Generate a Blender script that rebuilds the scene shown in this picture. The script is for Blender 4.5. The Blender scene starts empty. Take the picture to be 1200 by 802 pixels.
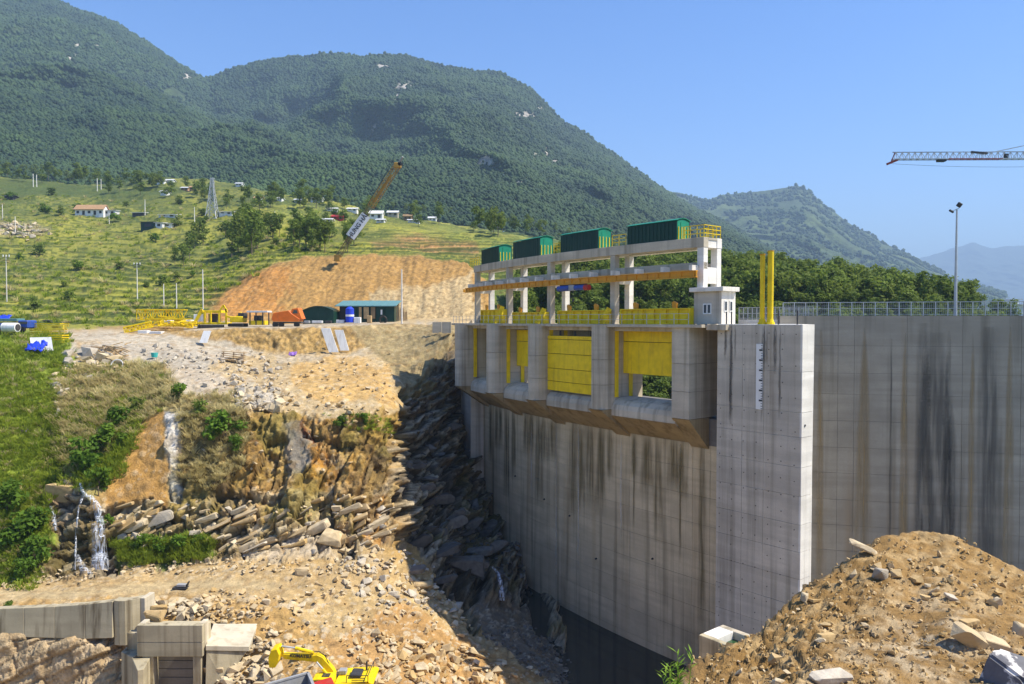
import bpy, bmesh, math, random
import numpy as np
from mathutils import Vector, Matrix
random.seed(7); np.random.seed(7)
rng = np.random.default_rng(11)
SC = bpy.context.scene
COL = SC.collection
# ------------------------------------------------------------------ camera
PITCH = math.atan(25/900)
cam = bpy.data.objects.new('camera', bpy.data.cameras.new('camera'))
COL.objects.link(cam)
cam.data.sensor_width = 36; cam.data.lens = 27
cam.data.clip_start = 0.1; cam.data.clip_end = 60000
cam.rotation_euler = (math.pi/2-PITCH, 0, 0)
SC.camera = cam
# ------------------------------------------------------------------ sky, sun, exposure
SUN_AZ = math.atan2(0.99, -0.11)      # compass angle from +Y towards +X
SUN_EL = math.radians(54)
W = bpy.data.worlds.new('World'); SC.world = W; W.use_nodes = True
nt = W.node_tree; nt.nodes.clear()
sky = nt.nodes.new('ShaderNodeTexSky'); sky.sky_type = 'NISHITA'; sky.sun_disc = False
sky.sun_elevation = SUN_EL; sky.sun_rotation = SUN_AZ
sky.altitude = 600; sky.air_density = 1.0; sky.dust_density = 0.6; sky.ozone_density = 3.0
bg = nt.nodes.new('ShaderNodeBackground'); bg.inputs[1].default_value = 0.135
wo = nt.nodes.new('ShaderNodeOutputWorld')
hs = nt.nodes.new('ShaderNodeHueSaturation'); hs.inputs['Saturation'].default_value = 1.28; hs.inputs['Hue'].default_value = .51; nt.links.new(sky.outputs[0], hs.inputs['Color']); nt.links.new(hs.outputs[0], bg.inputs[0]); nt.links.new(bg.outputs[0], wo.inputs[0])
sl = bpy.data.lights.new('sun', 'SUN'); sl.energy = 5.0; sl.angle = math.radians(0.53); sl.color = (1.0, .91, .75)
so = bpy.data.objects.new('sun', sl); COL.objects.link(so)
Sd = Vector((math.sin(SUN_AZ)*math.cos(SUN_EL), math.cos(SUN_AZ)*math.cos(SUN_EL), math.sin(SUN_EL)))
so.rotation_euler = Sd.to_track_quat('Z', 'Y').to_euler(); so.location = (60, 0, 120)
SC.view_settings.view_transform = 'Standard'; SC.view_settings.look = 'None'
SC.view_settings.exposure = 0.8; SC.view_settings.gamma = 1
SC.cycles.max_bounces = 5; SC.cycles.volume_bounces = 0; SC.cycles.transparent_max_bounces = 8

# ------------------------------------------------------------------ helpers
cp, sp_ = math.cos(PITCH), math.sin(PITCH)
def P(px, py, d):
    """world point at forward distance d seen at a pixel of the 1200x802 photograph"""
    x = (px-600)/900; y = -(py-401)/900
    Y = cp + y*sp_; Z = -sp_ + y*cp
    return Vector((x*d/Y, d, Z*d/Y))
def Pn(px, py, d):
    x = (px-600)/900; y = -(py-401)/900
    Y = cp + y*sp_; Z = -sp_ + y*cp
    return np.stack([x*d/Y, d+0*x, Z*d/Y], -1)
def proj(p):
    f = p[..., 1]*cp - p[..., 2]*sp_; u = p[..., 1]*sp_ + p[..., 2]*cp
    return 600+900*p[..., 0]/f, 401-900*u/f
def tag(o, label=None, cat=None, group=None, kind=None):
    if label: o['label'] = label
    if cat: o['category'] = cat
    if group: o['group'] = group
    if kind: o['kind'] = kind
    return o
def empty(name, loc, rz=0, label=None, cat=None, group=None):
    o = bpy.data.objects.new(name, None); COL.objects.link(o)
    o.location = loc; o.rotation_euler = (0, 0, rz); o.empty_display_size = .5
    return tag(o, label, cat, group)
def np_mesh(name, V, F, mats=None, smooth=False):
    me = bpy.data.meshes.new(name)
    V = np.asarray(V, np.float32); F = np.asarray(F, np.int32)
    me.vertices.add(len(V)); me.vertices.foreach_set('co', V.ravel())
    n = F.shape[1]
    me.loops.add(F.size); me.loops.foreach_set('vertex_index', F.ravel())
    me.polygons.add(len(F)); me.polygons.foreach_set('loop_start', np.arange(0, F.size, n, dtype=np.int32))
    me.update(calc_edges=True)
    if smooth: me.polygons.foreach_set('use_smooth', np.ones(len(F), bool))
    for m in (mats or []): me.materials.append(m)
    return me
def link(name, me, parent=None):
    o = bpy.data.objects.new(name, me); COL.objects.link(o)
    if parent is not None: o.parent = parent
    return o
class MB:
    def __init__(s): s.v = []; s.f = []; s.m = []; s.cur = 0
    def add(s, vs, fs):
        b = len(s.v); s.v += [tuple(v) for v in vs]
        s.f += [tuple(b+i for i in f) for f in fs]; s.m += [s.cur]*len(fs); return s
    def box(s, c, d, M=None):
        x, y, z = d[0]/2, d[1]/2, d[2]/2; c = Vector(c)
        vs = [Vector((a*x, b*y, e*z)) for a in (-1, 1) for b in (-1, 1) for e in (-1, 1)]
        if M is not None: vs = [M @ v for v in vs]
        return s.add([c+v for v in vs], [(0,1,3,2),(4,6,7,5),(0,4,5,1),(2,3,7,6),(0,2,6,4),(1,5,7,3)])
    def bar(s, p, q, w, h=None, up=(0,0,1)):
        p, q = Vector(p), Vector(q); h = h or w; d = (q-p)
        L = d.length; d.normalize(); up = Vector(up)
        if abs(d.dot(up)) > .98: up = Vector((0,1,0))
        r = d.cross(up).normalized(); u = r.cross(d)
        M = Matrix((r, d, u)).transposed()
        return s.box((p+q)/2, (w, L, h), M)
    def tube(s, p, q, r, n=8, r2=None, caps=True):
        p, q = Vector(p), Vector(q); r2 = r if r2 is None else r2; d = (q-p).normalized()
        a = d.orthogonal().normalized(); b = d.cross(a)
        vs = []
        for c, rr in ((p, r), (q, r2)):
            for i in range(n):
                t = 2*math.pi*i/n; vs.append(c+a*math.cos(t)*rr+b*math.sin(t)*rr)
        fs = [(i, (i+1) % n, n+(i+1) % n, n+i) for i in range(n)]
        if caps: fs += [tuple(range(n))[::-1], tuple(range(n, 2*n))]
        return s.add(vs, fs)
    def prism(s, poly, a, b):
        """poly: list of points; a->b offset vectors"""
        n = len(poly); a, b = Vector(a), Vector(b)
        vs = [Vector(p)+a for p in poly]+[Vector(p)+b for p in poly]
        fs = [(i, (i+1) % n, n+(i+1) % n, n+i) for i in range(n)]+[tuple(range(n))[::-1], tuple(range(n, 2*n))]
        return s.add(vs, fs)
    def build(s, name, mat, parent=None, bevel=0, smooth=False, world=True):
        me = bpy.data.meshes.new(name)
        off = Vector((0,0,0))
        if parent is not None and world:
            q = parent; 
            while q is not None: off += q.location; q = q.parent
        me.from_pydata([tuple(Vector(v)-off) for v in s.v], [], s.f)
        mats = mat if isinstance(mat, (list, tuple)) else [mat]
        for m in mats: me.materials.append(m)
        if len(mats) > 1: me.polygons.foreach_set('material_index', s.m)
        bm = bmesh.new(); bm.from_mesh(me); bmesh.ops.recalc_face_normals(bm, faces=bm.faces)
        if bevel:
            try: bmesh.ops.bevel(bm, geom=[e for e in bm.edges if e.is_manifold and e.calc_face_angle(0) > .6], offset=bevel, segments=1, affect='EDGES', clamp_overlap=True)
            except Exception: pass
        bm.to_mesh(me); bm.free()
        if smooth: me.polygons.foreach_set('use_smooth', [True]*len(me.polygons))
        return link(name, me, parent)
def copy_tree(o, parent=None):
    c = o.copy(); COL.objects.link(c); c.parent = parent
    for ch in o.children: copy_tree(ch, c)
    return c
# ---- numpy noise
def _h(ix, iy, iz, s):
    h = (ix.astype(np.int64)*374761393 + iy.astype(np.int64)*668265263 + iz.astype(np.int64)*2147483647 + s*1274126177) & 0xffffffff
    h = ((h ^ (h >> 13))*1274126177) & 0xffffffff
    h = ((h ^ (h >> 16))*2246822519) & 0xffffffff
    return ((h ^ (h >> 15)) & 0xffffff)/float(0xffffff)
def vnoise(p, s=0):
    i = np.floor(p).astype(np.int64); f = p-i; f = f*f*(3-2*f)
    r = 0
    for a in (0, 1):
        wx = f[..., 0] if a else 1-f[..., 0]
        for b in (0, 1):
            wy = f[..., 1] if b else 1-f[..., 1]
            for c in (0, 1):
                wz = f[..., 2] if c else 1-f[..., 2]
                r = r+_h(i[..., 0]+a, i[..., 1]+b, i[..., 2]+c, s)*wx*wy*wz
    return r
def fbm(p, o=4, s=0, g=.5):
    a = 1; t = 0; r = 0
    for k in range(o):
        r = r+a*vnoise(p*2**k+k*17.3, s+k); t += a; a *= g
    return r/t
def worley(p, s=0):
    """F1, F2, random of the nearest cell"""
    i = np.floor(p).astype(np.int64); f1 = np.full(p.shape[:-1], 9.); f2 = f1.copy(); cid = np.zeros_like(f1)
    for a in (-1, 0, 1):
        for b in (-1, 0, 1):
            for c in (-1, 0, 1):
                x, y, z = i[..., 0]+a, i[..., 1]+b, i[..., 2]+c
                dx = x+.1+.8*_h(x, y, z, s)-p[..., 0]; dy = y+.1+.8*_h(x, y, z, s+1)-p[..., 1]; dz = z+.1+.8*_h(x, y, z, s+2)-p[..., 2]
                d = np.sqrt(dx*dx+dy*dy+dz*dz)
                m = d < f1
                f2 = np.where(m, f1, np.minimum(f2, d)); cid = np.where(m, _h(x, y, z, s+5), cid); f1 = np.where(m, d, f1)
    return f1, f2, cid
def polymask(px, py, poly, soft=3):
    poly = np.array(poly, float); n = len(poly); ins = np.zeros(px.shape, bool); dist = np.full(px.shape, 1e9)
    for i in range(n):
        x1, y1 = poly[i]; x2, y2 = poly[(i+1) % n]
        c = ((y1 > py) != (y2 > py)) & (px < (x2-x1)*(py-y1)/((y2-y1) or 1e-9)+x1)
        ins ^= c
        L = (x2-x1)**2+(y2-y1)**2+1e-9
        t = np.clip(((px-x1)*(x2-x1)+(py-y1)*(y2-y1))/L, 0, 1)
        dist = np.minimum(dist, np.hypot(px-x1-t*(x2-x1), py-y1-t*(y2-y1)))
    sd = np.where(ins, dist, -dist)
    t = np.clip(sd/soft*.5+.5, 0, 1)
    return t*t*(3-2*t)
def lerp(a, b, t): return a+(b-a)*t
# ------------------------------------------------------------------ materials
class NT:
    def __init__(s, name):
        s.m = bpy.data.materials.new(name); s.m.use_nodes = True; s.t = s.m.node_tree; s.t.nodes.clear()
        s.out = s.n('ShaderNodeOutputMaterial'); s.b = s.n('ShaderNodeBsdfPrincipled')
        s.l(s.b.outputs[0], s.out.inputs[0]); s.b.inputs['Roughness'].default_value = .9
        s.b.inputs['Specular IOR Level'].default_value = .25
        s.pos = s.n('ShaderNodeNewGeometry').outputs['Position']
    def n(s, t, **k):
        q = s.t.nodes.new(t)
        for a, b in k.items(): setattr(q, a, b)
        return q
    def l(s, a, b): s.t.links.new(a, b)
    def noise(s, scale, detail=4, stretch=None, src=None, rough=.55):
        src = src or s.pos
        if stretch:
            mp = s.n('ShaderNodeMapping'); mp.inputs['Scale'].default_value = stretch; s.l(src, mp.inputs['Vector']); src = mp.outputs[0]
        q = s.n('ShaderNodeTexNoise'); q.inputs['Scale'].default_value = scale; q.inputs['Detail'].default_value = detail; q.inputs['Roughness'].default_value = rough
        s.l(src, q.inputs['Vector']); return q.outputs['Fac']
    def ramp(s, fac, stops):
        r = s.n('ShaderNodeValToRGB'); e = r.color_ramp.elements
        while len(e) < len(stops): e.new(.5)
        for k, (p, c) in enumerate(stops):
            e[k].position = p; e[k].color = (c, c, c, 1) if isinstance(c, (int, float)) else (*c, 1)
        s.l(fac, r.inputs[0]); return r.outputs[0]
    def mix(s, fac, a, b, mode='MIX'):
        q = s.n('ShaderNodeMix', data_type='RGBA', blend_type=mode)
        for sock, v in ((q.inputs[0], fac), (q.inputs[6], a), (q.inputs[7], b)):
            if isinstance(v, (int, float)): sock.default_value = v
            elif isinstance(v, tuple): sock.default_value = (*v, 1)
            else: s.l(v, sock)
        return q.outputs[2]
    def color(s, c):
        if isinstance(c, tuple): s.b.inputs['Base Color'].default_value = (*c, 1)
        else: s.l(c, s.b.inputs['Base Color'])
    def bump(s, h, strength=.5, dist=.05):
        q = s.n('ShaderNodeBump'); q.inputs['Strength'].default_value = strength; q.inputs['Distance'].default_value = dist
        s.l(h, q.inputs['Height']); s.l(q.outputs[0], s.b.inputs['Normal'])
def m_paint(name, c, rough=.55, var=.25, dirt=(.18,.14,.09), metal=0, nsc=1.5, dirtamt=.35):
    t = NT(name)
    n1 = t.noise(nsc, 5); n2 = t.noise(nsc*.7, 4, (2.5, 2.5, .25))
    base = t.mix(t.ramp(n1, [(.3, 0), (.75, 1)]), tuple(x*(1-var) for x in c), tuple(min(1, x*(1+var*.5)) for x in c))
    base = t.mix(t.ramp(n2, [(.52, 0), (.75, dirtamt)]), base, dirt)
    t.color(base); t.b.inputs['Roughness'].default_value = rough; t.b.inputs['Metallic'].default_value = metal
    t.bump(n1, .15, .02); return t.m
def m_concrete(name, c, streak=.5, stain=(.09,.075,.045), rust=0., rnd=.12, grain=1.0):
    t = NT(name)
    n1 = t.noise(.35, 6); n2 = t.noise(1.0, 5, (1.3, 1.3, .045)); n3 = t.noise(9, 4); n4 = t.noise(.35, 3, (1, 1, .03))
    n5 = t.noise(1.0, 3, (.12, .12, 1.3))
    oi = t.n('ShaderNodeObjectInfo')
    base = t.mix(t.ramp(n1, [(.3, 0), (.7, 1)]), tuple(x*.82 for x in c), tuple(x*1.15 for x in c))
    base = t.mix(t.ramp(n5, [(.42, 0), (.62, .45)]), base, tuple(x*.66 for x in c))
    base = t.mix(t.ramp(oi.outputs['Random'], [(0, rnd*1.5), (.6, 0)]), base, tuple(x*.6 for x in c))
    base = t.mix(t.ramp(n2, [(.5, 0), (.68, streak)]), base, stain)
    if rust: base = t.mix(t.ramp(n4, [(.56, 0), (.66, rust)]), base, (.30, .17, .05))
    base = t.mix(t.ramp(n3, [(.35, .25), (.5, 0)]), base, tuple(x*.7 for x in c))
    t.color(base); t.bump(n3, .35, .03*grain); return t.m
M = {}
M['concrete'] = m_concrete('concrete', (.54,.48,.375), .5)
M['concrete_dam'] = m_concrete('concrete_dam', (.60,.49,.315), .55, stain=(.13,.10,.05), rust=.3)
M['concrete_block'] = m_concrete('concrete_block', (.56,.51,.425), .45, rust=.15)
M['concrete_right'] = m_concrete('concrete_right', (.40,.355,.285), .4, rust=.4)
M['concrete_pale_lit'] = m_concrete('concrete_pale_lit', (.80,.77,.71), .3)  # pale concrete, also for sunlit faces: the sun is put into the colour
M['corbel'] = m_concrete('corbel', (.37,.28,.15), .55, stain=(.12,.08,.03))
M['concrete_warm'] = m_concrete('concrete_warm', (.58,.52,.40), .5, stain=(.25,.2,.12))
M['old_concrete'] = m_concrete('old_concrete', (.45,.395,.27), .95, stain=(.12,.09,.05))
M['yellow'] = m_paint('yellow_paint', (.86,.62,.01), .5, .18, (.38,.22,.03), dirtamt=.55)
M['orange'] = m_paint('orange_paint', (.66,.30,.02), .5, .15)
M['green'] = m_paint('green_sheet', (.008,.045,.032), .45, .2, (.05,.07,.05))  # hut fronts: shade put into the colour; sheds are plain dark green
M['green_lit'] = m_paint('green_sheet_lit', (.015,.24,.14), .45, .15, (.05,.1,.06))  # sunlit copy of the hut sheet: lit roof, ends and door by colour
M['teal_roof'] = m_paint('teal_roof', (.12,.26,.27), .5, .15)
M['blue'] = m_paint('blue_paint', (.03,.08,.35), .45, .2)
M['blue_tarp'] = m_paint('blue_tarp', (.02,.06,.62), .4, .2)
M['red'] = m_paint('red_paint', (.45,.03,.02), .5, .2)
M['red_brown'] = m_paint('red_brown_paint', (.30,.06,.04), .5, .2)
M['orange_red'] = m_paint('orange_red_paint', (.75,.17,.02), .45, .15)
M['white'] = m_paint('white_paint', (.78,.78,.76), .5, .06)
M['grey'] = m_paint('grey_steel', (.33,.34,.35), .5, .2)
M['galv'] = m_paint('galvanised_steel', (.48,.50,.51), .45, .15, metal=.2)
M['dark'] = m_paint('dark_steel', (.05,.05,.055), .5, .2)
M['rubber'] = m_paint('rubber', (.03,.03,.03), .8, .2)
M['wood'] = m_paint('timber', (.48,.33,.16), .8, .3)
M['wood_old'] = m_paint('timber_old', (.28,.19,.10), .8, .3)
M['roof_tile'] = m_paint('roof_tile', (.42,.26,.14), .8, .2)
M['tin'] = m_paint('tin_roof', (.66,.67,.68), .5, .1)
M['purple'] = m_paint('purple_cloth', (.28,.15,.5), .7, .1)
M['teal'] = m_paint('teal_bucket', (.05,.45,.42), .5, .1)
M['bark'] = m_paint('bark', (.17,.13,.09), .9, .3)
gl = NT('window_glass'); gl.color((.03,.04,.05)); gl.b.inputs['Roughness'].default_value = .1; gl.b.inputs['Specular IOR Level'].default_value = .6; M['glass'] = gl.m
def m_stone(name, c1, c2):
    t = NT(name); oi = t.n('ShaderNodeObjectInfo')
    n1 = t.noise(1.8, 6); n3 = t.noise(12, 4)
    b = t.mix(oi.outputs['Random'], c1, c2)
    b = t.mix(t.ramp(n1, [(.35, .5), (.6, 0)]), b, tuple(x*.55 for x in c1))
    b = t.mix(t.ramp(n3, [(.3, .35), (.5, 0)]), b, tuple(x*.5 for x in c2))
    t.color(b); t.bump(n3, .5, .04); return t.m
M['stone'] = m_stone('pale_stone', (.52,.40,.23), (.62,.53,.37))
M['stone_grey'] = m_stone('grey_stone', (.42,.37,.29), (.56,.50,.40))
M['stone_shaded'] = m_stone('shaded_stone', (.12,.105,.085), (.21,.185,.15))  # stones in the dam's shadow, the shade put into their colour
M['stone_ochre'] = m_stone('ochre_stone', (.50,.34,.14), (.55,.42,.24))
def m_leaf(name, dark, light, scale=.25, trans=0.25):
    t = NT(name); oi = t.n('ShaderNodeObjectInfo')
    n1 = t.noise(scale, 3); n2 = t.noise(scale*9, 3)
    f = t.mix(.5, n1, n2); f = t.ramp(f, [(.36, 0), (.64, 1)])
    b = t.mix(f, dark, light)
    b = t.mix(t.ramp(oi.outputs['Random'], [(0, 0), (1, .55)]), b, tuple(x*.55 for x in dark))
    b = t.mix(t.ramp(oi.outputs['Random'], [(.55, 0), (1, .35)]), b, (light[0]*1.2, light[1]*1.1, light[2]))
    t.color(b); t.b.inputs['Roughness'].default_value = .7
    t.b.inputs['Specular IOR Level'].default_value = .15
    if trans:
        tr = t.n('ShaderNodeBsdfTranslucent'); t.l(b, tr.inputs[0]); mx = t.n('ShaderNodeMixShader'); mx.inputs[0].default_value = trans
        t.l(t.b.outputs[0], mx.inputs[1]); t.l(tr.outputs[0], mx.inputs[2]); t.l(mx.outputs[0], t.out.inputs[0])
    return t.m
M['leaf'] = m_leaf('tree_leaves', (.075,.125,.022), (.25,.33,.055), .12, .45)
M['leaf_far'] = m_leaf('mountain_canopy', (.011,.030,.017), (.07,.122,.036), .004, 0)
M['leaf_bush'] = m_leaf('shrub_leaves', (.06,.13,.015), (.18,.30,.03), .5, .4)
M['grass'] = m_leaf('green_grass', (.19,.27,.03), (.42,.50,.06), .12, .5)
M['grass_dry'] = m_leaf('dry_grass', (.42,.36,.14), (.80,.70,.38), .5, .5)
M['grass_bright'] = m_leaf('bright_leaves', (.16,.30,.03), (.30,.45,.06), 3)

# ------------------------------------------------------------------ ground
TAB = {
-260: [(870,56),(750,57.0),(706,60),(690,64),(680,66),(560,75),(470,86),(400,101),(395,105),(388,112),(381,140),(345,185),(295,270),(205,480),(215,700)],
0:   [(870,56.0),(750,57.0),(706,60.5),(690,64),(678,66),(560,74),(470,84),(400,100),(395,104),(388,112),(381,140),(350,185),(300,270),(206,480),(216,700)],
60:  [(870,55.8),(750,56.9),(706,60.5),(686,64.5),(674,67),(560,76),(470,86),(408,99),(401,104),(390,112),(381.5,140),(350,185),(300,270),(212,480),(224,700)],
100: [(870,55.6),(750,56.7),(706,60.5),(682,65),(671,67.5),(578,72),(470,86),(412,98),(401,104),(390.5,112),(381.5,140),(352,183),(300,270),(216,480),(226,700)],
150: [(870,54),(775,56.8),(706,60.5),(680,65.5),(666,68.5),(520,77),(465,86),(412,100),(400,106),(390,112),(381.5,140),(352,182),(300,270),(211,490),(221,700)],
200: [(870,52),(800,56),(712,60),(680,66),(660,69.5),(490,79),(450,87),(410,103),(402,107),(389,113),(381,140),(350,180),(300,265),(208,500),(218,700)],
250: [(870,50),(800,55),(715,60),(679,66),(657,70),(487,80),(450,88),(415,104),(407,108.5),(386,112),(380.5,143),(338,180),(298,260),(213,500),(222,700)],
300: [(870,48),(800,54.5),(715,60),(677,66.5),(655,70),(487,80),(452,89),(422,104),(412,109),(384,112.5),(380,146),(318,180),(290,240),(221,490),(230,700)],
350: [(870,47),(800,53),(725,60),(680,66),(650,71),(490,80),(458,88),(425,103),(414,109),(383,112.5),(379,148),(304,186),(282,240),(229,470),(238,700)],
400: [(870,46),(800,52),(730,60),(685,66),(643,72),(488,81),(455,90),(424,104),(411,110),(382,114),(377.5,150),(300,188),(280,250),(238,450),(247,700)],
440: [(870,47),(800,53),(730,61),(685,67),(637,73),(487,82),(452,92),(420,106),(404,112),(381,118),(376.5,150),(300,190),(275,260),(252,430),(260,700)],
463: [(870,48),(800,54),(735,61.5),(685,68),(632,74),(492,83),(455,94),(424,106),(398,115),(380.5,122),(376,150),(301,190),(275,260),(255,430),(262,700)],
480: [(870,49),(800,55),(735,62.5),(690,69),(640,77),(520,90),(465,96.5),(425,106),(396,115),(380,124),(375.5,150),(301,190),(276,260),(257,430),(264,700)],
500: [(870,50),(800,56),(740,63),(690,71),(640,79),(540,92),(468,99),(428,105),(394,114),(379.5,128),(375,150),(302,190),(277,260),(260,430),(266,700)],
530: [(870,52),(790,61),(745,66),(700,73),(645,82),(560,94),(480,102),(425,106),(388,111),(378.5,128),(374,150),(303,190),(279,260),(264,430),(270,700)],
560: [(870,54),(795,62),(755,67.5),(712,74.5),(655,86),(578,98),(500,108),(430,114),(385,124),(377,138),(372,152),(304,190),(281,260),(268,430),(274,700)],
600: [(870,55),(800,62.5),(765,68),(725,76),(668,88),(605,100),(520,112),(440,120),(390,135),(377,145),(371,155),(310,190),(285,260),(272,430),(278,700)],
640: [(846,58),(795,65),(764,71),(729,79),(698,89),(640,102),(540,112),(450,125),(400,140),(378,150),(370,160),(330,195),(292,260),(280,430),(286,700)],
680: [(855,58),(807,65),(771,72),(742,80),(706,90),(650,102.5),(540,113),(455,126),(402,142),(379,152),(369,162),(333,197),(300,255),(288,415),(295,650)],
700: [(880,58),(822,65.5),(790,72),(752,80),(712,90),(660,103),(540,115),(460,128),(405,145),(380,155),(368,165),(338,200),(314,250),(304,400),(308,600)],
760: [(888,58),(833,65),(788,72),(747,80),(706,90),(664,103),(545,115),(465,128),(410,145),(382,155),(368,165),(340,195),(322,235),(314,300),(320,420)],
850: [(888,58),(833,65),(788,72),(747,80),(706,90),(664,103),(545,115),(465,128),(410,145),(382,155),(368,165),(345,190),(328,230),(320,290),(334,400)],
950: [(888,58),(833,65),(788,72),(747,80),(706,90),(664,103),(545,115),(465,128),(410,145),(382,155),(368,165),(352,190),(342,225),(336,280),(350,400)],
1050:[(888,58),(833,65),(788,72),(747,80),(706,90),(664,103),(545,115),(465,128),(410,145),(382,155),(372,165),(360,190),(354,220),(350,270),(362,400)],
1150:[(888,58),(833,65),(788,72),(747,80),(706,90),(664,103),(545,115),(465,128),(410,145),(384,155),(376,165),(374,190),(373,215),(372,260),(382,400)],
1250:[(888,58),(833,65),(788,72),(747,80),(706,90),(664,103),(545,115),(465,128),(410,145),(390,155),(384,165),(380,190),(379,215),(379,260),(390,400)],
1400:[(888,58),(833,65),(788,72),(747,80),(706,90),(664,103),(545,115),(465,128),(410,145),(392,155),(388,165),(384,190),(384,215),(384,260),(395,400)],
}
def make_ground():
    keys = sorted(TAB)
    cols = np.concatenate([np.arange(-260, -8, 5), np.arange(-8, 660, 1.4), np.arange(660, 1250, 4), np.arange(1250, 1401, 15)])
    C = np.array([TAB[k] for k in keys], float)           # keys x 15 x 2
    ctl = np.zeros((len(cols), 15, 2))
    dense = np.arange(-300, 1441, 2.)
    for r in range(15):
        for c in range(2):
            q = np.interp(dense, keys, C[:, r, c]); k = np.hanning(11); k /= k.sum()
            q = np.convolve(np.pad(q, 5, 'edge'), k, 'valid')
            ctl[:, r, c] = np.interp(cols, dense, q)
    near = [(-30, -2), (1, -1.9), (6, -6), (15, -12.5), (30, -22.5)]
    segs = [5, 5, 8, 10, 12, 44, 68, 24, 20, 120, 48, 44, 14, 26, 20, 60, 56, 84, 10]
    nr = len(near); rowsP = []
    for k, (d, z) in enumerate(near):
        X = (cols-600)/900*30.; rowsP.append(np.stack([X, np.full(len(cols), d), np.full(len(cols), z)], -1))
    for r in range(15): rowsP.append(Pn(cols, ctl[:, r, 0], ctl[:, r, 1]))
    RP = np.array(rowsP)                                    # 20 x cols x 3
    out = []; rowid = []
    for s, n in enumerate(segs):
        for j in range(n):
            t = j/n; out.append(RP[s]*(1-t)+RP[s+1]*t); rowid.append(s+t)
    out.append(RP[-1]); rowid.append(len(segs))
    V = np.array(out); rowid = np.array(rowid)-nr           # 0 = R0
    # soften the creases between the feature rows
    k = np.array([1, 2, 3, 2, 1.])/9
    Vs = V.copy()
    for a in range(2): Vs[2:-2] = sum(k[i]*Vs[i:len(V)-4+i] for i in range(5))
    V = Vs
    return cols, rowid, V
cols, rowid, GV = make_ground()
px0, py0 = proj(np.where(GV[..., 1:2] < 5, [0, 5, -200], GV))
RID = np.repeat(rowid[:, None], len(cols), 1); CPX = np.repeat(cols[None], len(rowid), 0)
wn = fbm(np.stack([px0*.03, py0*.03, 0*px0], -1), 4, 3); wn2 = fbm(np.stack([px0*.03, py0*.03, 0*px0+9], -1), 4, 8)
wf = fbm(np.stack([px0*.11, py0*.11, 0*px0+4], -1), 4, 13)-.5; wf2 = fbm(np.stack([px0*.11, py0*.11, 0*px0+6], -1), 4, 23)-.5
qx = px0+(wn-.5)*46+wf*26; qy = py0+(wn2-.5)*28+wf2*18
qx2 = px0+(wn-.5)*16+wf*12; qy2 = py0+(wn2-.5)*8+wf2*6
alb = np.zeros(GV.shape); alb[:] = (.42, .29, .12)
rub = np.full(px0.shape, .35); strat = np.zeros(px0.shape); moss = np.zeros(px0.shape); veg = np.zeros(px0.shape); streaks = np.zeros(px0.shape)
def zone(poly, col, r=None, st=None, v=None, soft=4, fine=False, s_=None):
    global alb, rub, strat, veg, streaks
    m = polymask(qx2 if fine else qx, qy2 if fine else qy, poly, soft)
    if col: alb = lerp(alb, np.array(col), m[..., None])
    if r is not None: rub = lerp(rub, r, m)
    if st is not None: strat = lerp(strat, st, m)
    if v is not None: veg = lerp(veg, v, m)
    if s_ is not None: streaks = lerp(streaks, s_, m)
    return m
# lower rubble apron
zone([(230,700),(700,700),(800,900),(-300,900),(-300,710)], (.46,.31,.125), .45, 0)
zone([(430,640),(560,700),(720,820),(560,840),(400,760),(300,690)], (.50,.38,.20), .5, fine=True)
zone([(380,745),(470,700),(560,760),(640,802),(520,830),(400,800)], (.44,.28,.12), .5)
# rock and canyon floor by the dam, with the dam's cast shadow painted in
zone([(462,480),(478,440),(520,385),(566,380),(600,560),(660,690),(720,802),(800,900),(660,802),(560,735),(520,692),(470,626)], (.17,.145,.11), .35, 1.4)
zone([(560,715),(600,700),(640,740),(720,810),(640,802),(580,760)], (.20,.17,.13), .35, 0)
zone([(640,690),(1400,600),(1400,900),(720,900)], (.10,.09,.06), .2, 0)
# left grass slope
zone([(-300,386),(78,390),(84,420),(72,470),(75,560),(58,610),(48,690),(-300,692)], (.20,.27,.04), .3, 0, 1.0)
# dry grass slope
zone([(66,450),(90,428),(130,424),(185,425),(215,470),(190,480),(168,500),(150,560),(90,585),(72,560)], (.36,.32,.12), .25, 0, .8)
# upper rubble of the spoil slope
zone([(78,398),(170,396),(300,405),(345,414),(340,440),(300,474),(250,458),(190,428),(90,428)], (.46,.43,.37), .3, 0)
zone([(250,425),(330,405),(440,400),(468,440),(468,490),(210,490),(205,455)], (.50,.40,.24), .4, 0)
zone([(330,430),(400,415),(455,430),(465,478),(400,470),(340,455)], (.55,.38,.16), .3, 0)
zone([(290,410),(440,408),(430,422),(330,424)], (.52,.45,.33), .3, 0)
zone([(60,386),(160,389),(240,397),(315,409),(300,417),(240,413),(180,404),(80,398)], (.50,.46,.38), .08, 0, fine=True)
zone([(188,442),(250,452),(245,464),(205,462)], (.66,.66,.64), .2, 0, fine=True)
zone([(200,425),(260,440),(330,470),(300,480),(215,455)], (.48,.43,.35), .35, 0)
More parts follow.
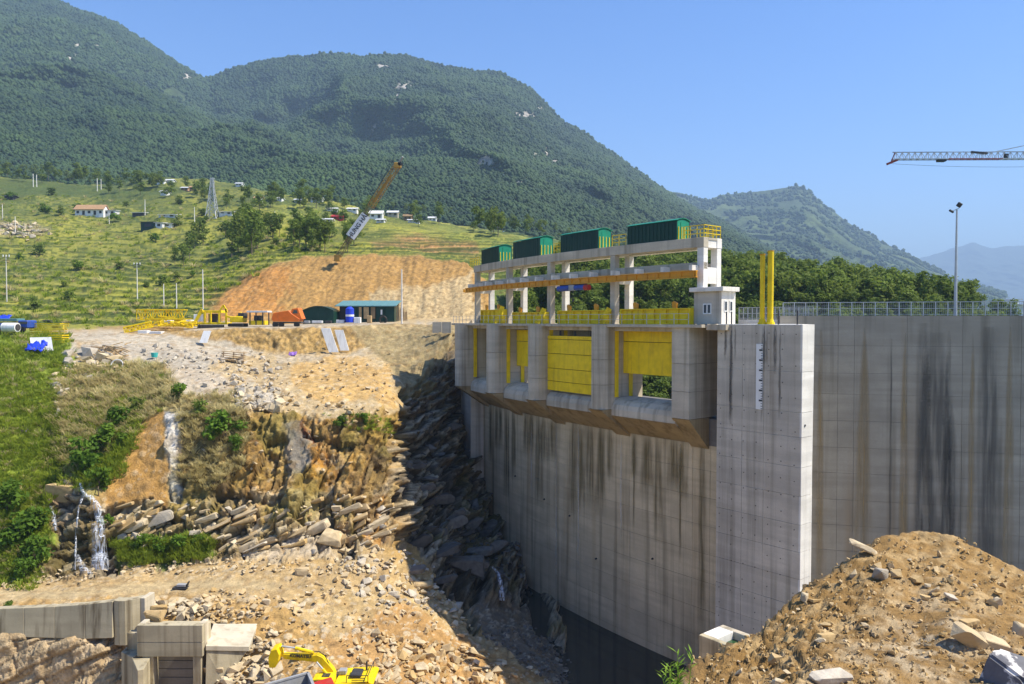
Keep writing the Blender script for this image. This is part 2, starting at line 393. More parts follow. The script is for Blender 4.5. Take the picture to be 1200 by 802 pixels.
# cliff
zone([(205,486),(468,486),(468,640),(300,612),(205,600)], (.43,.27,.09), .25, .7, s_=.9)
zone([(200,465),(300,470),(290,520),(240,560),(205,520)], (.20,.17,.07), .3, 0, .7)
zone([(280,490),(340,490),(345,560),(300,570)], (.33,.22,.06), .25, .5, s_=1)
zone([(330,495),(358,492),(366,545),(350,560),(334,550)], (.22,.205,.18), .15, 0, s_=.5, fine=True)
zone([(395,492),(462,490),(462,560),(410,560)], (.36,.25,.07), .25, .5, s_=1)
zone([(143,478),(196,482),(205,570),(200,600),(138,600),(140,545)], (.44,.26,.08), .2, .05)
zone([(193,482),(216,484),(212,540),(214,582),(202,588),(199,520)], (.62,.62,.61), .5, 0, soft=3, fine=True)
zone([(352,496),(360,492),(394,556),(388,566),(372,540)], (.13,.045,.02), .4, 0, fine=True)
zone([(362,520),(375,525),(392,560),(388,580),(365,560)], (.50,.25,.05), .3, .1, fine=True)
zone([(292,500),(303,505),(300,525),(290,515)], (.14,.05,.02), .3, 0, fine=True)
# bedded rock at the foot
zone([(96,600),(180,588),(300,580),(400,575),(466,560),(470,640),(380,652),(250,664),(130,664)], (.54,.44,.28), .3, 1.0)
zone([(418,578),(452,582),(458,640),(428,640)], (.52,.27,.06), .3, .5, fine=True)
zone([(390,600),(410,596),(418,622),(380,640),(320,655),(330,635)], (.66,.60,.50), .12, .35, fine=True)
zone([(280,648),(380,636),(400,650),(300,664)], (.58,.50,.38), .2, .4, fine=True)
zone([(60,598),(84,560),(128,600),(140,655),(124,672),(48,692)], (.085,.07,.045), .35, .9)
zone([(48,575),(70,556),(92,575),(94,620),(60,610)], (.40,.30,.20), .15, .7, fine=True)
zone([(130,634),(170,630),(245,628),(250,655),(160,664),(130,660)], (.08,.12,.03), .3, .4, .9)
# haul road and its bank
zone([(-300,676),(60,680),(130,668),(230,658),(330,664),(450,650),(470,690),(330,700),(170,700),(-300,710)], (.48,.36,.19), .3, 0)
zone([(-300,706),(0,704),(180,692),(330,690),(330,682),(200,680),(90,688),(-300,694)], (.52,.42,.25), .05, 0, fine=True)
# rock below the retaining wall
zone([(-300,746),(140,740),(165,780),(160,900),(-300,900)], (.58,.46,.30), .1, .3)
# cut bank of the yard
zone([(243,386),(300,383),(432,380),(446,402),(400,416),(300,413)], (.50,.34,.13), .15, 0, s_=1, fine=True)
zone([(398,380),(545,376),(532,392),(499,440),(480,466),(462,436),(428,404)], (.34,.28,.15), .1, 0, s_=.6, fine=True)
# the yard
m = np.clip(1-np.abs(RID-9.5)/.5, 0, 1) > 0
alb[m & (CPX > 215) & (CPX < 600)] = (.50,.45,.36); rub[m] = .06
# hillside and cut
HILL = [(-300,100),(1500,100),(1500,395),(640,395),(602,345),(560,322),(545,308),(480,299),(400,299),(330,306),(290,325),(262,346),(240,370),(215,380),(75,388),(-300,388)]
mh = polymask(qx2, qy2, HILL, 3)*(RID > 9.2)
alb = lerp(alb, np.array((.27,.28,.042)), mh[..., None]); veg = lerp(veg, 1, mh); rub = lerp(rub, .3, mh); strat = lerp(strat, 0, mh)
mcut = (RID > 10.0)*(1-mh)*(CPX > 235)*(CPX < 640)
alb = lerp(alb, np.array((.44,.27,.09)), mcut[..., None]); rub = lerp(rub, .03, mcut); streaks = lerp(streaks, .7, mcut)
zone([(262,350),(300,322),(345,306),(345,330),(330,365),(262,372)], (.52,.26,.07), .08, 0, 0)
zone([(240,355),(275,335),(300,320),(300,335),(262,362)], (.52,.27,.08), .06, 0, 0)
zone([(440,345),(560,320),(560,375),(440,380)], (.56,.44,.25), .03, 0)
zone([(430,281),(480,274),(530,277),(560,284),(560,296),(500,290),(440,292)], (.50,.28,.11), .15, 0, 0, fine=True)
mb_ = (CPX > 575)*np.clip((RID-4.3)/.7, 0, 1)
alb = lerp(alb, np.array((.10,.15,.03)), mb_[..., None]); veg = lerp(veg, 1, mb_)
zone([(-20,258),(40,262),(62,270),(40,276),(-20,272)], (.45,.40,.30), .5, 0, 0, fine=True)
for pg in ([(315,238),(380,245),(430,262),(330,262)],[(520,262),(600,270),(612,282),(560,278)],[(120,240),(170,248),(160,262),(120,258)],[(205,285),(250,282),(300,300),(240,318),(200,300)],[(30,225),(90,222),(80,235),(35,240)]):
    zone(pg, (.22,.26,.05), None, None, 1)
mcut_ = mcut*1.0
# ---- displacement
Nrm = np.zeros_like(GV)
du = np.gradient(GV, axis=1); dv = np.gradient(GV, axis=0)
Nrm = np.cross(du, dv); Nrm /= np.linalg.norm(Nrm, axis=-1, keepdims=True)+1e-9
Nrm *= np.sign((Nrm*np.stack([-GV[..., 0], -GV[..., 1]+0, -GV[..., 2]+120], -1)).sum(-1, keepdims=True)+1e-9)
nearf = np.clip((RID+2)/2, 0, 1)
dist = GV[..., 1]
big = np.clip(dist/90, .6, 3.2)
w1, _, c1 = worley(GV*.42, 3); w2, e2, c2 = worley(GV*1.1, 9); w3, e3, c3 = worley(GV*2.4, 21)
n_lo = fbm(GV*.09, 4, 5); n_md = fbm(GV*.7, 4, 15)
L = GV[..., 2]*.9-GV[..., 0]*.40+GV[..., 1]*.1+fbm(GV*.12, 2, 31)*3
q = np.stack([GV[..., 0]*.35+GV[..., 2]*.15, GV[..., 1]*.35, L*1.05], -1)
s1, se, sc_ = worley(q, 41); q3 = np.stack([GV[..., 0]*.9, GV[..., 1]*.9, L*2.6], -1); s2, s2e, sc2 = worley(q3, 47)
def blocks(h, w, dip, seed, warp=.5):
    """bedded rock: offset, joint mask and tone of each block"""
    ca, sa = math.cos(dip), math.sin(dip); wv = (fbm(GV*.16, 3, seed+1)-.5)*warp*6+(fbm(GV*1.1, 2, seed+2)-.5)*warp*.5
    Lb = (GV[..., 2]*ca-GV[..., 0]*sa+wv)/h; Sb = (GV[..., 0]*ca+GV[..., 2]*sa+(fbm(GV*.3, 2, seed+3)-.5)*warp*3)/w
    k = np.floor(Lb); fl = Lb-k; sh_ = _h(k, k*0, k*0, seed); Sb = Sb*(.6+.9*sh_)+sh_*7; j = np.floor(Sb); fs_ = Sb-j
    o = _h(k, j, k*0+3, seed+4); tone = _h(k, j, k*0+9, seed+5)
    crack = np.maximum(np.clip(1-np.minimum(fl, 1-fl)*h/(.05+.1*h), 0, 1), np.clip(1-np.minimum(fs_, 1-fs_)*w/(.05+.04*w), 0, 1))
    tilt = (fl-.5)*(_h(k, j, k*0+5, seed+6)-.5)*.8
    return o-.5+tilt, crack, tone
bo1, bc1, bt1 = blocks(1.15, 3.2, .45, 301); bo2, bc2, bt2 = blocks(.48, 1.2, .45, 331); vo1, vc1, vt1 = blocks(5.5, 1.9, -.18, 361, .7); vo2, vc2, vt2 = blocks(1.6, .7, -.25, 391, .5)
calm = 1-np.clip(strat, 0, .8)
disp = (n_lo-.5)*1.6*(.4+rub+strat*.5)*big + (n_md-.5)*1.1*(.1+rub)*calm
disp += rub*(((.55-w1)*.5+(c1-.5)*.5)*.9*(c1 > .5) + (.5-w2)*.75*(c2 > .45)+(c2-.5)*.35 + (.5-w3)*.35*(c3 > .4))
disp += np.minimum(strat, 1.2)*(1-.75*streaks)*(bo1*2.0+bo2*.9-bc1*.6-bc2*.3)+(strat > 0)*streaks*(1-mcut_)*(vo1*2.1+vo2*.7-vc1*.5+bo2*.25)
disp += streaks*(vnoise(np.stack([GV[..., 0]*1.2, GV[..., 1]*1.2, GV[..., 2]*.15], -1), 61)-.5)*.5
disp += streaks*(vnoise(np.stack([GV[..., 0]*3.2, GV[..., 1]*3.2, GV[..., 2]*.35], -1), 63)-.5)*.45
disp += mcut_*((fbm(np.stack([GV[..., 0]*.33+GV[..., 2]*.05, GV[..., 1]*.02, GV[..., 2]*.04], -1), 4, 65)-.5)*1.3+(fbm(np.stack([GV[..., 0]*1.1, GV[..., 1]*.05, GV[..., 2]*.15], -1), 3, 66)-.5)*.5)
disp += mh*(fbm(GV*.03, 4, 77)-.5)*6*np.clip((RID-10)/1.5, 0, 1)*(CPX < 640)
flat = np.clip(1-np.abs(RID-9.5)/.5, 0, 1); disp *= (1-np.clip(flat*3, 0, 1)*(CPX > 200)*(CPX < 600)*.97)
V2 = GV+Nrm*(disp*nearf)[..., None]
# terraces on the hillside
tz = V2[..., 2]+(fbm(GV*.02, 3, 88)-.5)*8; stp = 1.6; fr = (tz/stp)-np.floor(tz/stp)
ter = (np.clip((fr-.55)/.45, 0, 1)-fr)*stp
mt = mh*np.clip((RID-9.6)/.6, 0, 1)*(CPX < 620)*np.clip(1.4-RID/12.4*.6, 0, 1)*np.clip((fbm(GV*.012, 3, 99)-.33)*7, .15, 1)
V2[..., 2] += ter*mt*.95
# ---- albedo variation
def vary(mask, col, amt): 
    global alb
    alb = lerp(alb, np.array(col), (np.clip(mask, 0, 1)*amt)[..., None])
nA = fbm(GV*.25, 5, 101); nB = fbm(GV*1.5, 4, 111); nV = fbm(np.stack([GV[..., 0]*1.6, GV[..., 1]*1.6, GV[..., 2]*.16], -1), 4, 121); nC = fbm(GV*.012, 4, 131); nD = fbm(GV*.07, 4, 141)
notv = (1-np.clip(veg, 0, 1))
vary((c2 > .72)*rub*2*notv*(w2 < .42), (.62,.55,.42), .7)
vary((c3 > .7)*rub*2*notv*(w3 < .42), (.62,.56,.45), .6)
vary(notv*np.clip((.47-nB)*7, 0, 1), (.30,.19,.08), .45)
lowb = strat*(1-.8*streaks)*(RID < 6)
vary(lowb*(bt1 > .6), (.60,.50,.34), .6); vary(lowb*(bt2 < .3), (.30,.22,.11), .6); vary(lowb*(bt2 > .8), (.62,.55,.42), .6)
vary(lowb*np.maximum(bc1, bc2*.8), (.06,.045,.025), .9)
upb = (strat > .3)*streaks*(RID < 6)
vary(upb*(vt1 > .62), (.42,.25,.07), .7); vary(upb*(vt1 < .22), (.20,.16,.10), .7); vary(upb*(vt2 > .75), (.40,.27,.08), .6); vary(upb*vc1, (.08,.05,.02), .8)
vary(strat*np.clip((nA-.52)*9, 0, 1), (.24,.20,.06), .45)
vary(streaks*np.clip((nV-.5)*8, 0, 1), (.14,.10,.04), .6)
vary(streaks*np.clip((nV-.25)*-8+1, 0, 1), (.55,.42,.20), .5)
vary(streaks*(1-mcut)*np.clip((nA-.48)*8, 0, 1)*(RID < 6), (.26,.235,.045), .35)
hm = mh
vary(hm*np.clip((nC-.48)*6, 0, 1), (.10,.13,.03), .8); vary(hm*np.clip((nD-.5)*6, 0, 1), (.07,.10,.02), .7)
vary(hm*np.clip((nA-.5)*7, 0, 1), (.24,.24,.06), .5)
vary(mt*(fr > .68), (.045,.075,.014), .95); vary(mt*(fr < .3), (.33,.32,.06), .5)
far = np.clip((GV[..., 1]-300)/120, 0, 1)*mh
vary(far*np.clip((fbm(GV*.03, 3, 155)-.42)*8, 0, 1), (.055,.09,.025), .8)
alb *= lerp(.84, 1.0, np.clip(veg, 0, 1))[..., None]*np.array([1.02, .97, .88])
nr_, nc_ = V2.shape[:2]
idx = np.arange(nr_*nc_).reshape(nr_, nc_)
F = np.stack([idx[:-1, :-1], idx[:-1, 1:], idx[1:, 1:], idx[1:, :-1]], -1).reshape(-1, 4)
gm = NT('ground_surface')
at = gm.n('ShaderNodeAttribute', attribute_name='albedo').outputs['Color']
g1 = gm.noise(1.3, 6); g2 = gm.noise(6.0, 5); g3 = gm.noise(.15, 4)
cmul = gm.mix(1.0, at, gm.ramp(g1, [(.3, .72), (.7, 1.22)]), 'MULTIPLY')
cmul = gm.mix(1.0, cmul, gm.ramp(g2, [(.3, .78), (.7, 1.18)]), 'MULTIPLY')
cmul = gm.mix(1.0, cmul, gm.ramp(g3, [(.3, .88), (.7, 1.1)]), 'MULTIPLY')
gm.color(cmul); gm.bump(gm.mix(.6, g1, g2), .7, .25)
def sheet(name, V, F, A, mat, smooth=True):
    me = np_mesh(name, V.reshape(-1, 3), F, [mat], smooth)
    if A is not None:
        ca = me.attributes.new('albedo', 'FLOAT_COLOR', 'POINT')
        ca.data.foreach_set('color', np.concatenate([A.reshape(-1, 3), np.ones((A.size//3, 1))], 1).astype(np.float32).ravel())
    o = link(name, me); return tag(o, kind='structure')
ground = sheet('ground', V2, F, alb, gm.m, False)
# depth buffer of the ground for placing things where they stand
GPX, GPY = proj(np.where(V2[..., 1:2] < 5, [0, 5, -200], V2))
buf = np.full((1000, 1800), 1e9)
def _splat():
    X = np.round(GPX).astype(int)+300; Y = np.round(GPY).astype(int); D = V2[..., 1]
    ok = (X >= 2) & (X < 1797) & (Y >= 2) & (Y < 997) & (RID > -1)
    for dx in (-1, 0, 1):
        for dy in (-1, 0, 1): np.minimum.at(buf, (Y[ok]+dy, X[ok]+dx), D[ok])
    w = (buf > 1e8)
    for r in range(40):
        for dx in (-2, 2):
            s = np.roll(buf, dx, 1); buf[w] = np.minimum(buf[w], s[w])
        w = buf > 1e8
CREST = np.zeros(1800)
_splat()
for _x in range(1800):
    _k = np.nonzero(buf[100:, _x] < 1e8)[0]; CREST[_x] = 100+_k[0] if len(_k) else 0
def G(px, py, dz=0):
    py = max(py, CREST[int(round(px))+300]+1)
    d = buf[int(round(py)), int(round(px))+300]; p = P(px, py, d if d < 1e8 else 200); p.z += dz; return p
# ------------------------------------------------------------------ far plain, mountains
pl = NT('valley_floor'); pl.color((.10,.13,.05))
MB().add([(-40000,-20000,-70),(40000,-20000,-70),(40000,60000,-70),(-40000,60000,-70)], [(0,1,2,3)]).build('valley_floor', pl.m)['kind'] = 'structure'
SCARS = [(82,66,10,6),(92,54,5,3),(138,49,5,2),(114,55,4,3),(182,57,4,2),(218,90,6,5),(196,64,3,3),(5,84,5,2),(640,178,3,9),(628,183,7,4),(615,135,16,5),(632,128,8,3),(570,190,12,8),(545,172,4,3),(610,213,4,6),(590,205,5,3),(475,100,12,7),(452,78,12,5),(465,108,5,10),(437,152,3,6),(267,136,2,3),(650,190,4,6)]
def mountain(name, ridge, base, d0, d1, amp, seed, acols, mat, power=.85, back=600, step=4, rows=150, rough=1.):
    xs = np.arange(ridge[0][0], ridge[-1][0]+1, step); ry = np.interp(xs, *zip(*ridge)); by = np.interp(xs, *zip(*base))
    ry = ry+(fbm(np.stack([xs*.05, xs*0, xs*0], -1), 4, seed+50)-.5)*7*rough
    t = np.linspace(0, 1, rows)[:, None]
    y = by+(ry-by)*t**power; d = d0+(d1-d0)*t+0*xs
    V = Pn(xs+0*y, y, d)
    # gullies and spurs running down the slope
    X = V[..., 0]; nz = fbm(np.stack([X/420+V[..., 2]/900, V[..., 1]/900, V[..., 2]/700], -1), 5, seed)
    rid = 1-np.abs(nz-.5)*4
    env = np.sin(np.pi*np.clip(t*.93+.04, 0, 1))
    V2_ = V.copy(); sh = ((rid-.4)*amp+(fbm(V/130, 4, seed+3)-.5)*amp*.5)*env
    V2_[..., 1] -= sh; V2_[..., 0] -= sh*V[..., 0]/V[..., 1]*.6; V2_[..., 2] += (nz-.5)*amp*.5*env
    # behind the crest
    bk = [V2_[-1]+np.array([0, back*k, -back*.35*k]) for k in (.15, .4, 1)]
    VV = np.concatenate([V2_, np.array(bk)])
    n, m = VV.shape[:2]; idx = np.arange(n*m).reshape(n, m)
    F = np.stack([idx[:-1, :-1], idx[:-1, 1:], idx[1:, 1:], idx[1:, :-1]], -1).reshape(-1, 4)
    A = np.zeros(VV.shape); a = fbm(VV/160, 5, seed+9); b = fbm(VV/45, 4, seed+19)
    A[:] = acols[0]; A = lerp(A, np.array(acols[1]), np.clip((a-.45)*7, 0, 1)[..., None]); A = lerp(A, np.array(acols[2]), np.clip((b-.5)*6, 0, 1)[..., None]*.6)
    pX, pY = proj(VV); sc = np.zeros(pX.shape)
    for (cx, cy, rx, ry) in SCARS:
        q_ = ((pX-cx)/rx)**2+((pY-cy)/ry)**2+(fbm(VV/25, 3, 7)-.5)*2.2; sc = np.maximum(sc, np.clip((1-q_)*2, 0, 1))
    A = lerp(A, np.array((.46,.42,.36)), sc[..., None]*.9)
    o = sheet(name, VV, F, A, mat, True)
    return o, VV, xs, t
mm = NT('mountain_slope'); at = mm.n('ShaderNodeAttribute', attribute_name='albedo').outputs['Color']
k1 = mm.noise(.02, 6); k2 = mm.noise(.07, 6, rough=.7)
c = mm.mix(1, at, mm.ramp(k1, [(.3, .7), (.7, 1.3)]), 'MULTIPLY'); c = mm.mix(1, c, mm.ramp(k2, [(.35, .55), (.65, 1.4)]), 'MULTIPLY')
mm.color(c); mm.bump(k2, 1.0, 9)
R1 = [(-420,-60),(-200,-45),(-60,-30),(0,-14),(70,0),(120,20),(150,36),(175,50),(210,75),(235,90),(250,93),(270,85),(300,72),(340,68),(400,67),(460,66),(500,73),(545,82),(590,86),(625,107),(660,142),(700,168),(740,198),(770,220),(800,238),(850,262),(900,290),(960,330),(1020,365),(1060,372)]
B1 = [(-420,212),(0,212),(100,222),(200,240),(300,250),(400,256),(500,264),(600,276),(700,300),(800,320),(900,345),(1060,376)]
grn = [(.035,.06,.02),(.06,.095,.03),(.045,.07,.025)]
mt1, MV, mxs, mt_t = mountain('forested_mountain', R1, B1, 640, 2100, 240, 200, grn, mm.m)
R2 = [(640,215),(720,215),(770,222),(800,229),(830,235),(850,229),(890,224),(935,219),(948,223),(965,240),(990,260),(1030,282),(1065,299),(1110,325),(1180,345)]
B2 = [(640,330),(800,340),(900,350),(1180,372)]
mt2, MV2, _, _ = mountain('grassy_mountain', R2, B2, 1700, 3600, 190, 230, [(.055,.085,.028),(.095,.135,.04),(.04,.065,.025)], mm.m)
R3 = [(1000,345),(1040,320),(1080,301),(1110,292),(1140,285),(1160,291),(1200,288),(1250,300),(1330,290),(1450,310),(1560,330)]
mt3, _, _, _ = mountain('distant_mountain', R3, [(1000,374),(1560,374)], 9000, 11500, 300, 260, [(.05,.08,.05)]*3, mm.m)
# bare rock scars of the mountain, as slabs of cliff
def scatter(name, pts, scl, protos, mat_unused=None, rot=None, parent=None, seed=0):
    """geometry-nodes instances of leaf clumps on points: one object of stuff"""
    pc = bpy.data.collections.new(name+'_kinds')
    for me in protos:
        po = bpy.data.objects.new(me.name, me); pc.objects.link(po)
    n = len(pts); me = bpy.data.meshes.new(name); me.vertices.add(n); me.vertices.foreach_set('co', np.asarray(pts, np.float32).ravel())
    r = np.random.default_rng(seed)
    sc = np.asarray(scl, np.float32); sc = np.repeat(sc[:, None], 3, 1) if sc.ndim == 1 else sc
    if rot is None: rot = np.stack([r.normal(0, .12, n), r.normal(0, .12, n), r.uniform(0, 6.28, n)], -1)
    for nm, ty, arr in (('scl', 'FLOAT_VECTOR', sc.ravel()), ('rot', 'FLOAT_VECTOR', np.asarray(rot, np.float32).ravel())):
        a = me.attributes.new(nm, ty, 'POINT'); a.data.foreach_set('vector', arr.astype(np.float32))
    a = me.attributes.new('pick', 'INT', 'POINT'); a.data.foreach_set('value', r.integers(0, len(protos), n).astype(np.int32))
    o = link(name, me, parent); o['kind'] = 'stuff'
    g = bpy.data.node_groups.new(name, 'GeometryNodeTree')
    g.interface.new_socket('Geometry', in_out='INPUT', socket_type='NodeSocketGeometry'); g.interface.new_socket('Geometry', in_out='OUTPUT', socket_type='NodeSocketGeometry')
    N = g.nodes.new; gi = N('NodeGroupInput'); go = N('NodeGroupOutput'); ip = N('GeometryNodeInstanceOnPoints'); ci = N('GeometryNodeCollectionInfo')
    ci.inputs[0].default_value = pc; ci.inputs['Separate Children'].default_value = True; ci.inputs['Reset Children'].default_value = True
    def att(nm, ty):
        q = N('GeometryNodeInputNamedAttribute'); q.data_type = ty; q.inputs[0].default_value = nm; return [s for s in q.outputs if s.enabled][0]
    Lk = g.links.new
    Lk(gi.outputs[0], ip.inputs['Points']); Lk(ci.outputs[0], ip.inputs['Instance']); ip.inputs['Pick Instance'].default_value = True
    Lk(att('pick', 'INT'), ip.inputs['Instance Index']); Lk(att('rot', 'FLOAT_VECTOR'), ip.inputs['Rotation']); Lk(att('scl', 'FLOAT_VECTOR'), ip.inputs['Scale'])
    Lk(ip.outputs[0], go.inputs[0])
    md = o.modifiers.new('scatter', 'NODES'); md.node_group = g
    return o
def ico(sub=1):
    bm = bmesh.new(); bmesh.ops.create_icosphere(bm, subdivisions=sub, radius=1)
    v = np.array([x.co[:] for x in bm.verts]); f = np.array([[q.index for q in x.verts] for x in bm.faces]); bm.free(); return v, f
def canopy_mesh(name, mat, seed, lobes=3):
    r = np.random.default_rng(seed); v0, f0 = ico(1); Vs = []; Fs = []; b = 0
    for k in range(lobes):
        v = v0*(1+(r.random(len(v0))[:, None]-.5)*.55); s = r.uniform(.35, .6)
        c = np.array([r.uniform(-.35, .35), r.uniform(-.35, .35), .5+r.uniform(-.15, .3)])
        Vs.append(v*s*np.array([1, 1, r.uniform(.8, 1.2)])+c); Fs.append(f0+b); b += len(v)
    return np_mesh(name, np.concatenate(Vs), np.concatenate(Fs), [mat], False)
def leaves(r, centers, radii, n, size, flat=.75):
    """leaf quads through ellipsoid lobes, denser to the outside"""
    out = []; k = len(centers); w = np.array(radii)**2; ch = r.choice(k, n, p=w/w.sum())
    d = r.normal(size=(n, 3)); d /= np.linalg.norm(d, axis=1, keepdims=True); rr = r.random(n)**.35
    p = np.array(centers)[ch]+d*(rr*np.array(radii)[ch])[:, None]*np.array([1, 1, flat])
    nrm = d*.7+r.normal(size=(n, 3))*.6+np.array([0, 0, .5]); nrm /= np.linalg.norm(nrm, axis=1, keepdims=True)
    a = np.cross(nrm, r.normal(size=(n, 3))); a /= np.linalg.norm(a, axis=1, keepdims=True); b2 = np.cross(nrm, a)
    s = (size*r.uniform(.6, 1.4, n))[:, None]
    V = np.stack([p-a*s, p+b2*s*.55-nrm*s*.15, p+a*s, p-b2*s*.55-nrm*s*.15], 1).reshape(-1, 3)
    return V, np.arange(n*4).reshape(n, 4)
def crown_mesh(name, mat, seed, h=8., w=3.2, n=420, size=.42, lobes=9, base=.3):
    r = np.random.default_rng(seed); C = []; R = []
    for k in range(lobes):
        t = r.uniform(base, 1); ww = w*(1.05-.75*abs(t-.55)*1.4)
        a = r.uniform(0, 6.28); q = r.uniform(.1, .75)*ww
        C.append((math.cos(a)*q, math.sin(a)*q, t*h)); R.append(r.uniform(.32, .55)*w)
    V, F = leaves(r, C, R, n, size)
    return np_mesh(name, V, F, [mat]), C
def trunk_mesh(name, seed, h, C, r0=.16):
    r = np.random.default_rng(seed); mb = MB(); p = Vector((0, 0, -.6))
    for k in range(3):
        q = Vector((r.normal(0, .12), r.normal(0, .12), h*.62*(k+1)/3)); mb.tube(p, q, r0*(1-.25*k), 6, r0*(1-.25*(k+1)), False); p = q
    for c in C[:6]:
        mb.tube((0, 0, c[2]*.45), (c[0]*.8, c[1]*.8, c[2]*.95), r0*.4, 4, r0*.12, False)
    me = bpy.data.meshes.new(name); me.from_pydata(mb.v, [], mb.f); me.materials.append(M['bark']); return me
canopies = [canopy_mesh('canopy', M['leaf_far'], 300+k) for k in range(5)]
def mountain_forest(name, VV, n, seed, s0, s1, thin=.35, rowmax=150):
    r = np.random.default_rng(seed); R_, C_ = rowmax-1, VV.shape[1]-1
    i = r.random(n)**.9*(R_-1); j = r.random(n)*(C_-1); a = i.astype(int); b = j.astype(int); fi = (i-a)[:, None]; fj = (j-b)[:, None]
    p = VV[a, b]*(1-fi)*(1-fj)+VV[a+1, b]*fi*(1-fj)+VV[a, b+1]*(1-fi)*fj+VV[a+1, b+1]*fi*fj
    keep = fbm(p/130, 4, seed+2) > thin; p = p[keep]; X_, Y_ = proj(p); bad = np.zeros(len(p), bool)
    for (cx, cy, rx, ry) in SCARS: bad |= ((((X_-cx)/rx)**2+((Y_-cy)/ry)**2) < .8) & (r.random(len(p)) < .8)
    p = p[~bad]
    pxx, pyy = proj(p); k2 = (pxx > -220) & (pxx < 1300); p = p[k2]
    s = r.uniform(s0, s1, len(p))*(.35+p[:, 1]/1900); p[:, 2] -= s*.35
    return scatter(name, p, np.stack([s, s, s*r.uniform(.8, 1.25, len(p))], -1), canopies, seed=seed)
mf = mountain_forest('mountain_forest', MV, 170000, 5, 3.0, 6.2, .2)
mf2 = mountain_forest('far_mountain_scrub', MV2, 9000, 6, 4, 8, .50)
# ---- trees
TREES = []
for k in range(5):
    h = [7.5, 9, 6.5, 10, 8][k]; w = [3.2, 3.4, 3.4, 3.0, 4.0][k]
    cm, C = crown_mesh('crown', M['leaf'], 400+k, h, w, 480, .42); TREES.append((trunk_mesh('trunk', 410+k, h, C), cm, h))
def tree(name, p, s, k, label, group, cat='tree', rz=None):
    o = empty(name, p, random.uniform(0, 6.28) if rz is None else rz, label, cat, group); o.scale = (s, s, s*random.uniform(.9, 1.15))
    t = link('trunk', TREES[k][0], o); c = link('crown', TREES[k][1], o); return o
# ---- haze
hz = NT('haze_air'); hz.t.nodes.remove(hz.b); pv = hz.n('ShaderNodeVolumePrincipled')
pv.inputs['Color'].default_value = (.50, .72, 1.0, 1); pv.inputs['Density'].default_value = .00016; pv.inputs['Anisotropy'].default_value = 0.0
hz.l(pv.outputs[0], hz.out.inputs['Volume'])
MB().box((0, 6000, 560), (26000, 15000, 1262)).build('haze', hz.m)['kind'] = 'stuff'
# ------------------------------------------------------------------ dam frame of reference
_pp = np.array([((px-600)/900*d, d) for px, d in [(820,66),(717,74.3),(644.5,82.9),(593,91),(557.5,100.5)]])
_q = np.polyfit(_pp[:, 1], _pp[:, 0], 2)
_Y = np.linspace(_pp[0, 1], 112, 400); _X = np.polyval(_q, _Y); _U = np.concatenate([[0], np.cumsum(np.hypot(np.diff(_X), np.diff(_Y)))])
def FR(u):
    if u < 0: x, y = _X[0], _Y[0]; t = Vector((_X[1]-_X[0], _Y[1]-_Y[0], 0)).normalized(); x += t.x*u; y += t.y*u
    else:
        y = np.interp(u, _U, _Y); x = np.interp(u, _U, _X); k = 2*_q[0]*y+_q[1]; t = Vector((k, 1, 0)).normalized()
    return Vector((x, y, 0)), t, Vector((-t.y, t.x, 0))*1.0
def D(u, n, z):
    o, t, nn = FR(u); return Vector((o.x+nn.x*n, o.y+nn.y*n, z))
def upx(px, n=0):
    lo, hi = -12, 52
    for _ in range(40):
        m = (lo+hi)/2; p = D(m, n, 0); q = 600+900*p.x/p.y
        if q > px: lo = m
        else: hi = m
    return lo
def upw(y): return float(np.interp(y, _Y, _U))
UP = [upw(d) for d in _pp[:, 1]]                       # u of the five columns / piers
UP[0] = .85
def ubox(mb, u0, u1, n0, n1, z0, z1, seg=2.5):
    """box following the curved dam line"""
    k = max(1, int(round(abs(u1-u0)/seg)))
    vs = []; fs = []
    for i in range(k+1):
        u = u0+(u1-u0)*i/k; vs += [D(u, n0, z0), D(u, n1, z0), D(u, n1, z1), D(u, n0, z1)]
    for i in range(k):
        a = i*4; b = a+4; fs += [(a+j, a+(j+1) % 4, b+(j+1) % 4, b+j) for j in range(4)]
    fs += [(0, 1, 2, 3), (k*4+3, k*4+2, k*4+1, k*4)]
    return mb.add(vs, fs)
def uprof(mb, u0, u1, prof, seg=2.5):
    k = max(1, int(round(abs(u1-u0)/seg))); m = len(prof); vs = []; fs = []
    for i in range(k+1):
        u = u0+(u1-u0)*i/k; vs += [D(u, n, z) for n, z in prof]
    for i in range(k):
        a = i*m; b = a+m; fs += [(a+j, a+(j+1) % m, b+(j+1) % m, b+j) for j in range(m)]
    fs += [tuple(range(m)), tuple(range(k*m, k*m+m))[::-1]]
    return mb.add(vs, fs)
def panels(name, parent, mat, fn, ss, zs, gap=.035, proud=.05, jit=.012, skip=None):
    """fn(s, z, off) -> point; one cast panel for each cell"""
    for i in range(len(ss)-1):
        for j in range(len(zs)-1):
            if skip and skip(i, j): continue
            a, b = ss[i]+gap/2, ss[i+1]-gap/2; c, d = zs[j]+gap/2, zs[j+1]-gap/2; o = proud+random.uniform(-jit, jit); o2 = o+random.uniform(-jit, jit)*.6
            mid = (a+b)/2
            mb = MB(); vs = [fn(a,c,o),fn(mid,c,o),fn(b,c,o2),fn(b,d,o2),fn(mid,d,o),fn(a,d,o)]+[fn(a,c,-.05),fn(mid,c,-.05),fn(b,c,-.05),fn(b,d,-.05),fn(mid,d,-.05),fn(a,d,-.05)]
            mb.add(vs, [(0,1,4,5),(1,2,3,4),(6,11,10,7),(7,10,9,8),(0,6,7,1),(1,7,8,2),(2,8,9,3),(3,9,10,4),(4,10,11,5),(5,11,6,0)])
            mb.build(name, mat, parent)
ZD = -.35; ZB = -34
dam = empty('spillway_dam', D(20, 0, ZB), 0, 'tall grey concrete spillway with streaked curved face below four yellow gates', 'dam')
